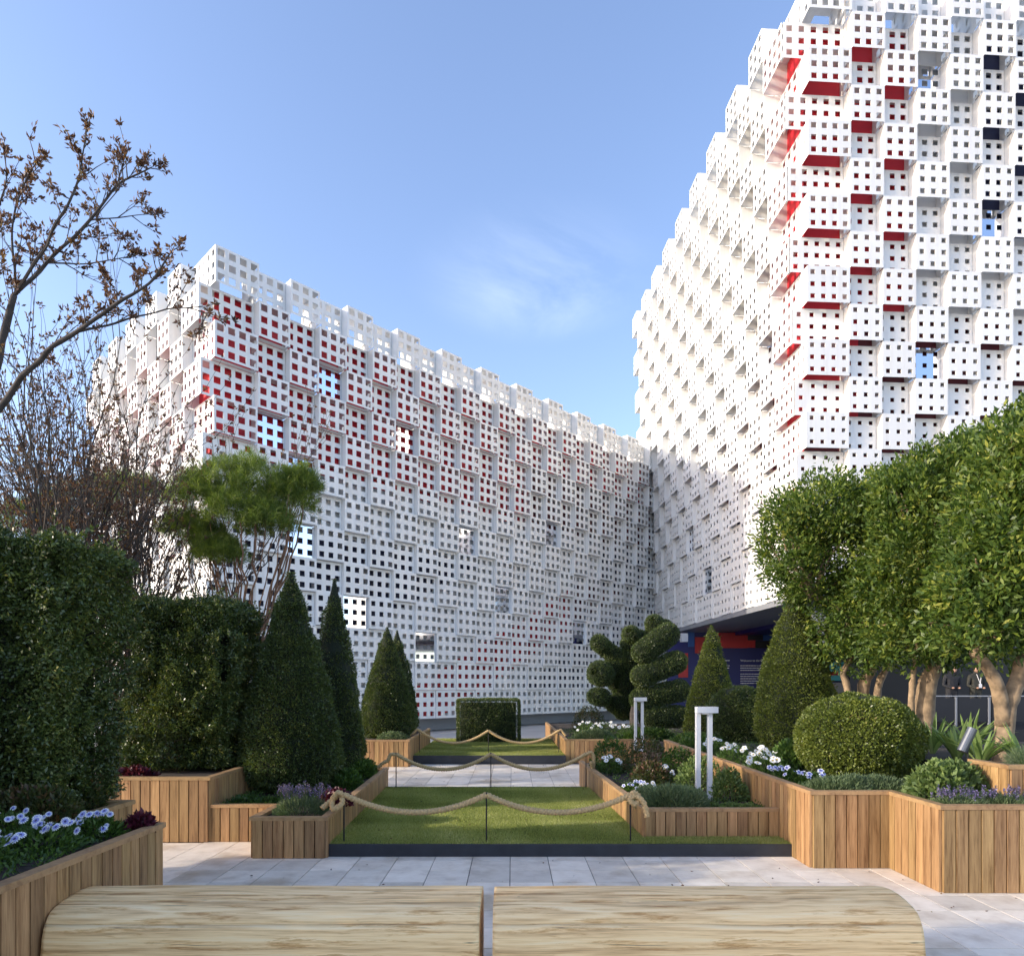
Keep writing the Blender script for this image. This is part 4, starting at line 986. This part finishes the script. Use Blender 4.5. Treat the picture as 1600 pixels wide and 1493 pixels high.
broad_tree('nearest evergreen tree at the right edge with a forked pale trunk', b3,
    [([b3, at(1572, 1115, 7.1), at(1590, 1060, 7.1), at(1612, 1000, 7.1), at(1625, 920, 7.1)], .10, .06),
     ([at(1568, 1130, 7.1), at(1560, 1080, 7.05), at(1545, 1045, 7.0), at(1524, 1018, 6.95), at(1540, 1005, 6.95), at(1562, 990, 6.95), at(1572, 965, 6.95)], .075, .03),
     ([at(1540, 1003, 6.95), at(1552, 985, 6.95), at(1556, 960, 6.95)], .03, .015)],
    [(at(1600, 760, 7.0), (.5, .7, .65)), (at(1650, 690, 7.1), (.5, .7, .6)), (at(1548, 830, 7.0), (.40, .6, .5)), (at(1590, 880, 6.9), (.6, .6, .6)), (at(1530, 920, 6.8), (.42, .5, .45)), (at(1580, 965, 6.8), (.5, .5, .33)), (at(1680, 830, 7.0), (.6, .7, 1.0)), (at(1500, 985, 6.8), (.32, .4, .24)), (at(1585, 1010, 7.3), (.3, .3, .22)), (at(1575, 680, 7.1), (.2, .3, .25))],
    1300, 30, .080, 43)

# umbrella shaped pine, many stems
def pine(label, base, crown, nt_, seed, group, tips_n=26):
    root = thing('umbrella_pine', label, 'tree', base, group); r = random.Random(seed)
    tips = []; m = MB()
    for k in range(tips_n):
        c, rad = r.choice(crown); a = r.uniform(0, 6.28); q = math.sqrt(r.random())
        e = Vector(c) + Vector((math.cos(a) * q * rad[0] * .9, math.sin(a) * q * rad[1] * .9, rad[2] * r.uniform(-.5, .5)))
        s = base + Vector((r.uniform(-.14, .14), r.uniform(-.1, .1), 0))
        m1 = s.lerp(e, .35) + Vector((-(e.x - s.x) * .12, -(e.y - s.y) * .12, .1)); m2 = s.lerp(e, .75) + Vector((r.uniform(-.08, .08), r.uniform(-.08, .08), 0))
        if k < 9:
            t = MB(); limb(t, [s, m1, m2, e], .027, .008, 6, .09); t.build('stem', 'barkred', root, smooth=True)
        else: limb(m, [m1, m2, e], .013, .004, 5, .10)
        tips.append(e)
    m.build('branches', 'barkred', root)
    P = []; D = []; T = []
    for k in range(nt_):
        c, rad = crown[k % len(crown)]; d = unit(rng.normal(size=(1, 3)))[0]; d[2] = abs(d[2]) * 1.2 - .45
        p = np.array(c) + d * np.array(rad) * rng.uniform(.25, 1.12) ** .6
        ax = unit((d * .6 + np.array([0, 0, .8]) + rng.normal(size=3) * .35)[None])[0]; n = 34; tone = rng.random()
        tt_ = rng.random((n, 1)); P.append(p + ax * tt_ * .16); D.append(unit(ax * .75 + unit(rng.normal(size=(n, 3))) * .75)); T.append(np.full(n, tone))
    leaves('crown', np.vstack(P), np.vstack(D), .115, .0055, 'pine', root, .93, tone=np.concatenate(T))
bp = Vector((-4.05, 10.3, .6))
pine('many-stemmed pine with a domed bright green crown above the square hedge', bp,
     [(at(345, 765, 10.2), (.50, .5, .50)), (at(395, 760, 10.3), (.55, .55, .48)), (at(448, 785, 10.4), (.36, .45, .42)), (at(370, 810, 10.0), (.45, .4, .40)), (at(305, 780, 10.3), (.38, .45, .40)), (at(420, 820, 10.1), (.34, .4, .3)), (at(325, 850, 10.2), (.25, .3, .3)), (at(470, 760, 10.3), (.2, .25, .25)), (at(345, 870, 10.1), (.3, .3, .22)), (at(290, 830, 10.3), (.3, .3, .28))], 2500, 51, 'pines behind the left hedges', 34)
bp = Vector((-6.6, 11.6, .3))
pine('dull green pine crown half hidden behind the bare bronze tree at far left', bp,
     [(at(60, 815, 11.6), (.8, .6, .3)), (at(130, 790, 11.7), (.7, .6, .35)), (at(200, 770, 11.8), (.6, .5, .3))], 1000, 52, 'pines behind the left hedges', 20)

# bare spreading trees with bronze leaf tufts
def grow(m, p, d, L, r, depth, R, leafpts, up=.15, step=.10, spread=.7, tufts=1.0):
    n = max(2, int(L / step)); pts = [Vector(p)]; d = Vector(d).normalized()
    for i in range(n):
        d = (d + Vector((R.gauss(0, .12), R.gauss(0, .12), R.gauss(0, .10) + up * .12))).normalized(); pts.append(pts[-1] + d * (L / n))
    m.tube(pts, [max(.0022, r * (1 - .6 * i / n)) for i in range(n + 1)], 5 if r > .008 else 4, caps=False)
    for i, q in enumerate(pts[1:], 1):
        if depth > 0 and R.random() < .85:
            a = Vector((R.gauss(0, 1), R.gauss(0, .8), R.gauss(0, .8) + up)).normalized()
            nd = (d * (1 - spread * .6) + a * spread * .8).normalized()
            grow(m, q, nd, L * R.uniform(.35, .62), r * .52, depth - 1, R, leafpts, up, step, spread, tufts)
        if r < .012 and R.random() < .55 * tufts: leafpts.append((q, d))
    leafpts.append((pts[-1], d))
def tufted(root, leafpts, leaf, per, mat='brownleaf'):
    P = []; D = []; T = []
    for q, d in leafpts:
        n = int(rng.integers(per[0], per[1])); t = rng.random()
        P.append(np.array(q) + rng.normal(size=(n, 3)) * .009); D.append(unit(np.array(d) * .7 + rng.normal(size=(n, 3)) * .75 + np.array([0, 0, .35]))); T.append(np.full(n, t))
    leaves('crown', np.vstack(P), np.vstack(D), leaf, leaf * .42, mat, root, .85, tone=np.concatenate(T))
def near_bare_tree():
    Yb = 5.6; R = random.Random(61)
    root = thing('bronze_leaved_tree', 'open grey-barked tree with bronze leaf tufts leaning in from the upper left', 'tree', (-4.7, Yb, .6), 'sparse trees with bronze leaves')
    q = lambda x, y, dy=0: at(x, y, Yb + dy)
    limbs = [([(-4.72, Yb, .6), q(-75, 900), q(-45, 760), q(-12, 600), q(8, 515), q(22, 462)], .055, .036),
             ([q(22, 462), q(70, 410, .1), q(140, 345, .15), q(185, 292, .2), q(232, 262, .2)], .026, .008),
             ([q(22, 462), q(62, 395, -.1), q(108, 325, -.2), q(124, 268, -.25), q(130, 215, -.3)], .022, .006),
             ([q(25, 455), q(20, 395, .1), q(22, 340, .15), q(40, 288, .2), q(58, 250, .2)], .016, .005),
             ([q(70, 410, .1), q(120, 412, .15), q(170, 408, .2), q(200, 400, .2)], .010, .004),
             ([q(140, 345, .15), q(195, 338, .2), q(235, 335, .3)], .009, .003),
             ([(-4.72, Yb, .9), q(-60, 760), q(0, 640), q(60, 560, -.1), q(120, 518, -.15), q(195, 470, -.2), q(245, 425, -.2), q(268, 392, -.2)], .040, .007),
             ([q(120, 518, -.15), q(180, 505, 0), q(240, 488, .1), q(290, 480, .1), q(325, 492, .1)], .014, .004),
             ([q(150, 340, .15), q(180, 300, .1), q(215, 270, .05)], .008, .003), ([q(-12, 600), q(-40, 480), q(-20, 380), q(5, 300), q(10, 250)], .02, .005)]
    m = MB(); lp = []
    for i, (path, r0, r1) in enumerate(limbs):
        if i in (0, 6):
            t = MB(); S = limb(t, path, r0 * .8, r1 * .7, 9, .03); t.build('trunk' if i == 0 else 'bough', 'barkgrey', root, smooth=True)
        else: S = limb(m, path, r0 * .68, r1 * .7, 6, .03)
        s0 = 12 if i in (0, 6) else 3
        for k in range(s0, len(S)):
            if R.random() < (.8 if i else .25):
                d = (S[min(k + 1, len(S) - 1)] - S[k - 1]).normalized()
                nd = (d * .5 + Vector((R.gauss(0, .5), R.gauss(0, .5), R.gauss(.45, .5)))).normalized()
                grow(m, S[k], nd, R.uniform(.16, .48) * (1 - .62 * k / len(S)), .0055, 1, R, lp, .25, .075, .6, .8)
        grow(m, S[-1], (S[-1] - S[-2]), .08, .004, 1, R, lp, .2, .06, .5)
    m.build('branches', 'barkgrey', root); tufted(root, lp, .043, (4, 9))
near_bare_tree()
def shrub_tree(label, base, stems, seed, H, lean, matl='brownleaf'):
    R = random.Random(seed); root = thing('bronze_leaved_tree', label, 'tree', base, 'sparse trees with bronze leaves'); m = MB(); lp = []
    for k in range(stems):
        a = R.uniform(0, 6.28); d = Vector((math.cos(a) * .28 + lean, math.sin(a) * .22, 1)).normalized()
        s = Vector(base) + Vector((math.cos(a), math.sin(a), 0)) * R.uniform(.05, .3)
        grow(m, s, d, H * R.uniform(.62, .85), .022, 3, R, lp, .5, .26, .38, .95)
    m.build('stems', 'barkgrey', root); tufted(root, lp, .045, (3, 6), matl)
shrub_tree('dense twiggy bronze shrub-tree behind the tallest left hedge', (-5.55, 8.3, .6), 7, 71, 4.3, -.05)
shrub_tree('dense twiggy bronze shrub-tree behind the pale gap between the two tall hedges', (-6.3, 10.4, .6), 6, 72, 4.6, -.02)
shrub_tree('slender bronze shrub-tree between the far left edge and the pine', (-5.35, 9.0, .6), 7, 74, 4.0, -.03)
shrub_tree('low bronze shrub-tree peeping over the tallest left hedge', (-6.1, 8.2, .6), 8, 75, 3.9, .02)
shrub_tree('twiggy bronze shrub-tree at the far left edge', (-7.4, 9.8, .6), 6, 73, 4.6, .0)

# ------------------------------------------------------------------ small plants
def mound(name, label, cat, x, y, z, rx, ry, h, n, L, W, mat, group=None, out=.6, shoots=0):
    root = thing(name, label, cat, (x, y, z), group)
    d = unit(rng.normal(size=(n, 3))); d[:, 2] = np.abs(d[:, 2]); rad = rng.uniform(.45, 1, (n, 1)) ** .5
    P = np.array([x, y, z]) + d * rad * np.array([rx, ry, h]); P += (cheap_noise(P, 9, int(abs(x) * 31)) * .03)[:, None] * d
    D = unit(d + np.array([0, 0, .5])); leaves('foliage', P, D, L, W, mat, root, out, tone=np.clip(.5 + .5 * cheap_noise(P, 7, 4), 0, 1))
    m = MB()
    for k in range(5):
        a = k * 1.256; m.tube([(x, y, z - .02), (x + math.cos(a) * rx * .5, y + math.sin(a) * ry * .5, z + h * .7)], .004, 4)
    m.build('stem', 'barkgrey', root); return root
def daisy_mesh(r, pet, eye, petals=12, ring=None):
    V = []; Fq = []; M_ = []
    for k in range(petals):
        a = 2 * math.pi * k / petals; da = math.pi / petals * .92; z = .0015 * (k % 2)
        b = len(V)
        for rr, aa, zz in ((.22, -da * .5, 0), (.7, -da * 1.02, .004), (1, -da * .4, .0), (1, da * .4, 0), (.7, da * 1.02, .004), (.22, da * .5, 0)):
            V.append((math.cos(a + aa) * r * rr, math.sin(a + aa) * r * rr, z + zz))
        Fq.append(tuple(range(b, b + 6))); M_.append(0)
    b = len(V); n = 8
    for k in range(n): V.append((math.cos(2 * math.pi * k / n) * r * .27, math.sin(2 * math.pi * k / n) * r * .27, .006))
    Fq.append(tuple(range(b, b + n))); M_.append(1)
    if ring:
        b = len(V)
        for k in range(n): V.append((math.cos(2 * math.pi * k / n) * r * .66, math.sin(2 * math.pi * k / n) * r * .66, .0045))
        Fq.append(tuple(range(b, b + n))); M_.append(2)
    me = bpy.data.meshes.new('flower'); me.from_pydata(V, [], Fq); me.polygons.foreach_set('material_index', M_)
    for m in ([pet, eye] + ([ring] if ring else [])): me.materials.append(MAT[m])
    return me
DA_BLUE = daisy_mesh(.040, 'petalw', 'eyeb', 14, 'petalb'); DA_WHITE = daisy_mesh(.040, 'petalw', 'eye', 13); PANSY = daisy_mesh(.026, 'petalw', 'eyeb', 5, 'petalb')
def daisies(label, x, y, z, rx, ry, h, nf, me, sc_=1.0, group='clumps of daisies', leafmat='midgreen', leafn=900, face=(0, -.8, .6)):
    root = mound('daisy_clump', label, 'flowers', x, y, z, rx, ry, h, leafn, .045, .015, leafmat, group, .6); R = random.Random(int(x * 97 + y * 13))
    for k in range(nf):
        a = R.uniform(0, 6.28); q = math.sqrt(R.random()); dx, dy = math.cos(a) * q * rx, math.sin(a) * q * ry
        zz = h * (1.0 - .45 * q * q) + R.uniform(0, .06)
        o = link_mesh('flower', me, None, root, (dx, dy, zz)); d = Vector((face[0] + R.gauss(0, .35), face[1] + R.gauss(0, .3), face[2] + R.uniform(0, .5))).normalized()
        o.rotation_euler = d.to_track_quat('Z', 'Y').to_euler(); s = sc_ * R.uniform(.75, 1.15); o.scale = (s, s, s)
    return root
# blue-eyed daisies in the left planter
daisies('blue-eyed white daisies at the far left edge of the front planter', -2.98, 3.65, .62, .28, .26, .14, 26, DA_BLUE, .72)
daisies('blue-eyed white daisies in the middle of the front left planter', -2.80, 4.02, .62, .24, .22, .14, 22, DA_BLUE, .72)
daisies('blue-eyed white daisies nearest the right corner of the front left planter', -2.72, 4.42, .62, .18, .14, .12, 16, DA_BLUE, .68)
daisies('scattered blue-eyed daisies set back under the tall left hedge', -3.25, 4.35, .62, .3, .18, .16, 12, DA_BLUE, .6)
mound('heuchera', 'dark purple-leaved plant at the right corner of the daisy planter', 'plant', -2.50, 4.55, .62, .09, .07, .11, 300, .05, .035, 'purpleleaf', 'purple-leaved plants')
mound('low_shrub', 'dull green low shrub beneath the tall left hedge', 'shrub', -3.35, 4.68, .62, .4, .16, .30, 2200, .045, .022, 'rose', 'low shrubs')
mound('low_shrub', 'reddish low shrub left of the sunlit planter', 'shrub', -3.55, 5.3, .61, .4, .16, .30, 1800, .045, .022, 'rose', 'low shrubs')
mound('low_shrub', 'bright green plant glimpsed between the two tall hedges', 'shrub', -4.62, 8.2, .61, .22, .3, .45, 1500, .07, .04, 'palegreen', 'low shrubs')
mound('heuchera', 'purple plant at the foot of the square left hedge', 'plant', -4.1, 7.3, .61, .3, .14, .12, 600, .05, .035, 'purpleleaf', 'purple-leaved plants')
# lavender
def lavender(label, x, y, z, rx, ry, n, h=.26):
    root = mound('lavender', label, 'plant', x, y, z, rx, ry, h * .62, 3200, .045, .006, 'greygreen', 'lavender and spikes', .75); R = random.Random(int(x * 50))
    P = []; D = []; m = MB()
    for k in range(n):
        a = R.uniform(0, 6.28); q = math.sqrt(R.random()); b = Vector((x + math.cos(a) * q * rx * .8, y + math.sin(a) * q * ry * .8, z + h * .4))
        t = b + Vector((math.cos(a) * .04 + R.gauss(0, .02), math.sin(a) * .03, h * R.uniform(.45, .85))); m.tube([b, t], .0022, 3)
        for j in range(14):
            P.append(tuple(t + Vector((R.gauss(0, .004), R.gauss(0, .004), -.055 * j / 14)))); D.append((R.gauss(0, 1), R.gauss(0, 1), .6))
    m.build('flower_stems', 'greygreen', root); leaves('flower_spikes', np.array(P), unit(np.array(D)), .014, .010, 'lilac', root, .9, kind='stuff')
lavender('lavender bush at the front corner of the low left planter', -2.06, 6.62, .335, .27, .18, 90)
mound('heuchera', 'dark red leafy plant right behind the lavender', 'plant', -1.88, 7.25, .335, .16, .25, .14, 900, .05, .04, 'purpleleaf', 'purple-leaved plants')
mound('low_shrub', 'fresh green mound right of the slim cone, near the middle rope', 'shrub', -2.06, 8.5, .335, .16, .30, .22, 2000, .05, .025, 'midgreen', 'low shrubs')
mound('low_shrub', 'fresh green mound at the far end of the low left planter', 'shrub', -2.10, 9.5, .335, .18, .35, .24, 2000, .05, .025, 'midgreen', 'low shrubs')
mound('low_shrub', 'low creeping green plant left of the lavender planter', 'shrub', -2.75, 7.3, .335, .3, .18, .08, 900, .04, .02, 'midgreen', 'low shrubs')
mound('low_shrub', 'blue-grey low plants at the front of the far left planter', 'shrub', -2.45, 13.9, .49, .35, .2, .16, 1500, .05, .015, 'greygreen', 'low shrubs')
# right low planter
mound('rosemary_mound', 'feathery dark green mound at the front of the low right planter', 'shrub', 1.66, 6.98, .34, .36, .17, .24, 6500, .05, .008, 'greygreen', 'low shrubs', .7)
mound('rosemary_mound', 'feathery green mound at the front left corner of the low right planter', 'shrub', 1.42, 7.25, .34, .16, .2, .18, 2500, .05, .008, 'greygreen', 'low shrubs', .7)
daisies('blue pansies beside the front left rim of the low right planter', 1.45, 8.0, .34, .16, .22, .12, 16, PANSY, 1.0, 'patches of pansies')
daisies('white daisies just left of the near lamp', 1.58, 7.75, .34, .14, .12, .12, 8, DA_WHITE, .75)
daisies('white daisies at the far left of the low right planter', 1.42, 9.9, .34, .16, .3, .20, 10, DA_WHITE, 1.0)
daisies('white daisies in the middle of the low right planter', 1.92, 8.9, .34, .2, .2, .18, 12, DA_WHITE, .9)
for i, (x, y, h, rx, lab) in enumerate([(1.5, 10.3, .50, .3, 'rose bush with reddish shoots near the middle rope end'), (1.95, 9.9, .55, .35, 'rose bush with brown young leaves below the far lamp'), (2.3, 9.4, .42, .3, 'rose bush close to the tall planter wall'),
                         (1.75, 8.55, .34, .26, 'sparse rose bush behind the blue pansies'), (2.30, 8.3, .42, .3, 'green rose bush just behind the near lamp'), (2.42, 7.55, .34, .2, 'leafy rose bush right of the near lamp')]):
    mound('rose_bush', lab, 'shrub', x, y, .34, rx, rx * .8, h, 1500, .042, .024, 'rose' if i in (1, 3) else ('midgreen' if i in (0, 2) else 'palegreen'), 'rose bushes in the low right planter')
mound('creeping_plant', 'yellow-green creeping patch at the front right of the low planter', 'plant', 2.35, 6.95, .34, .25, .14, .05, 1400, .03, .02, 'palegreen', 'creeping plants')
mound('creeping_plant', 'small yellow-green creeping patch in front of the near lamp', 'plant', 2.0, 7.02, .34, .18, .1, .035, 700, .03, .02, 'palegreen', 'creeping plants')
# tall right planter
for i, (x, y, nf, lab) in enumerate([(2.86, 8.7, 16, 'white daisies behind the near lamp along the planter rim'), (3.02, 8.1, 18, 'white daisies in front of the tallest right cone'), (2.90, 7.7, 12, 'white daisies nearest the rim of the tall right planter'), (2.9, 9.7, 10, 'white daisies farther back along the tall planter rim')]):
    daisies(lab, x, y, .62, .2, .3, .20, nf, DA_WHITE, .92)
daisies('blue and white pansies on the rim left of the big clipped ball', 2.86, 7.1, .62, .13, .3, .12, 14, PANSY, 1.2, 'patches of pansies')
daisies('small white pansies against the left side of the big clipped ball', 3.0, 6.75, .62, .12, .14, .10, 8, PANSY, 1.2, 'patches of pansies')
mound('low_shrub', 'grey-green feathery edging below the big clipped ball', 'shrub', 3.05, 6.32, .62, .34, .2, .13, 4500, .045, .008, 'greygreen', 'low shrubs', .7)
mound('low_shrub', 'grey-green feathery edging right of the stepped planter corner', 'shrub', 3.45, 6.35, .62, .30, .2, .12, 3500, .045, .008, 'greygreen', 'low shrubs', .7)
mound('low_shrub', 'leafy green plant between the tallest right cone and the ball', 'shrub', 3.25, 7.9, .62, .2, .25, .34, 1800, .055, .03, 'midgreen', 'low shrubs')
for x, y, lab in ((3.66, 5.85, 'bright green leafy plant behind the purple grape hyacinths'), (3.92, 5.95, 'bright green leafy plant beside the highest planter box')):
    mound('leafy_plant', lab, 'plant', x, y, .62, .25, .22, .32, 1500, .055, .032, 'palegreen', 'bright green leafy plants')
lavender('row of purple grape hyacinths along the front rim', 3.62, 5.48, .62, .24, .12, 55, .14); lavender('purple grape hyacinths at the right end of the front rim', 3.98, 5.46, .62, .2, .12, 45, .14)
mound('twiggy_shrub', 'dry grey twiggy shrub in the highest planter box', 'shrub', 4.6, 5.9, .9, .3, .16, .16, 2200, .06, .004, 'greygreen', None, .7)
# strap leaved clumps: every leaf is a part
def strap_plant(label, x, y, z, n, L, seed, wd=.035):
    root = thing('strap_leaf_plant', label, 'plant', (x, y, z), 'strap-leaved clumps'); R = random.Random(seed)
    for k in range(n):
        a = R.uniform(0, 6.28); out_ = R.uniform(.25, .8); ll = L * R.uniform(.65, 1.1); d = Vector((math.cos(a), math.sin(a), 0)); s = Vector((-d.y, d.x, 0)); V = []
        for i in range(7):
            t = i / 6; p = d * (.02 + out_ * ll * t ** 1.25) + Vector((0, 0, ll * (t * (1 - .55 * out_ * t)))); wv = wd * .5 * (math.sin(min(1, t * 1.5 + .25) * math.pi * .5) * (1 - t ** 3) + .03)
            V += [tuple(p - s * wv + Vector((0, 0, wv * .5))), tuple(p), tuple(p + s * wv + Vector((0, 0, wv * .5)))]
        Fq = [(3 * i + j, 3 * i + j + 1, 3 * i + j + 4, 3 * i + j + 3) for i in range(6) for j in range(2)]
        me = mesh_from('leaf', V, Fq, smooth=True, rnd=[R.uniform(.2, .9)] * len(Fq)); link_mesh('leaf', me, 'strap' if R.random() < .75 else 'palegreen', root)
strap_plant('strap-leaved clump right of the big clipped ball', 4.62, 7.05, .81, 30, .56, 1, .045); strap_plant('strap-leaved clump just left of the spotlight', 4.56, 6.6, .81, 28, .5, 2, .045)
strap_plant('strap-leaved clump at the foot of the nearest tree', 5.05, 7.5, .81, 26, .62, 3, .045); strap_plant('pale strap-leaved clump right of the spotlight', 4.86, 6.45, .81, 24, .5, 4, .045); strap_plant('small strap-leaved clump below the thick pale trunk', 4.9, 7.9, .81, 26, .55, 5, .045)
# rear right bed
for i, (x, y, nf, lab) in enumerate([(1.7, 15.3, 14, 'distant white daisies nearest the rear lawn'), (2.15, 15.6, 14, 'distant white daisies left of the far lamp'), (2.65, 15.0, 10, 'distant white daisies behind the far lamp')]):
    daisies(lab, x, y, .45, .35, .3, .32, nf, DA_WHITE, .95)
mound('low_shrub', 'grey-green low hedge along the front of the far right planter', 'shrub', 1.75, 14.5, .45, .5, .2, .22, 3500, .05, .012, 'greygreen', 'low shrubs', .7)
mound('low_shrub', 'green low plants in the bed below the cloud topiary', 'shrub', 2.9, 14.5, .45, .6, .25, .25, 3500, .06, .02, 'midgreen', 'low shrubs')
mound('low_shrub', 'green plants at the foot of the smaller clipped ball', 'shrub', 3.4, 12.4, .45, .6, .5, .3, 3500, .06, .02, 'midgreen', 'low shrubs')
mound('low_shrub', 'spiky bronze shrub at the left of the cloud topiary', 'shrub', 2.0, 17.6, .45, .45, .3, .65, 2200, .06, .015, 'rose', 'low shrubs')
mound('low_shrub', 'dark green plants along the rim behind the near lamp', 'shrub', 2.95, 10.8, .62, .25, .6, .2, 2500, .05, .02, 'midgreen', 'low shrubs')
# loose ground cover, too small to count
def cover(x0, x1, y0, y1, z, n, label):
    P = np.stack([rng.uniform(x0, x1, n), rng.uniform(y0, y1, n), np.full(n, z)], 1)
    keep = cheap_noise(P, 5, 8) > -.1; P = P[keep]; P[:, 2] += rng.random(len(P)) * .04
    o = leaves('ground_cover', P, np.tile([0, 0, 1.0], (len(P), 1)), .035, .014, 'midgreen', out=.45); tag(o, label, 'ground cover', kind='stuff')
cover(1.35, 2.6, 6.8, 10.9, .34, 5000, 'sparse low leaves covering the soil of the low right planter')
cover(2.75, 5.4, 6.1, 11.6, .62, 14000, 'low leaves covering the soil of the tall right planter')
cover(-3.1, -1.95, 7.1, 10.1, .335, 5000, 'low leaves covering the soil of the low left planter')
cover(-3.9, -2.5, 3.0, 4.55, .62, 5000, 'small leaves covering the soil of the daisy planter')
cover(1.2, 6.5, 14.3, 18, .45, 9000, 'low leaves covering the far right bed')

# fallen leaves on the paving
n = 70; P = np.stack([rng.uniform(-2.3, 4.2, n), rng.uniform(4.6, 6.3, n), np.full(n, .004)], 1)
P2 = np.stack([rng.uniform(-1.8, 1.0, 30), rng.uniform(10.1, 13.8, 30), np.full(30, .004)], 1)
P3 = np.stack([rng.uniform(-1.7, 1.1, 60), rng.uniform(6.5, 9.8, 60), np.full(60, .135)], 1)
P = np.vstack([P, P2, P3]); D = unit(np.c_[rng.normal(size=(len(P), 2)), rng.random(len(P)) * .15])
o = leaves('fallen_leaves', P, D, .028, .013, 'brownleaf', out=.95); tag(o, 'small dry fallen leaves scattered over the paving and lawn', 'fallen leaves', kind='stuff')
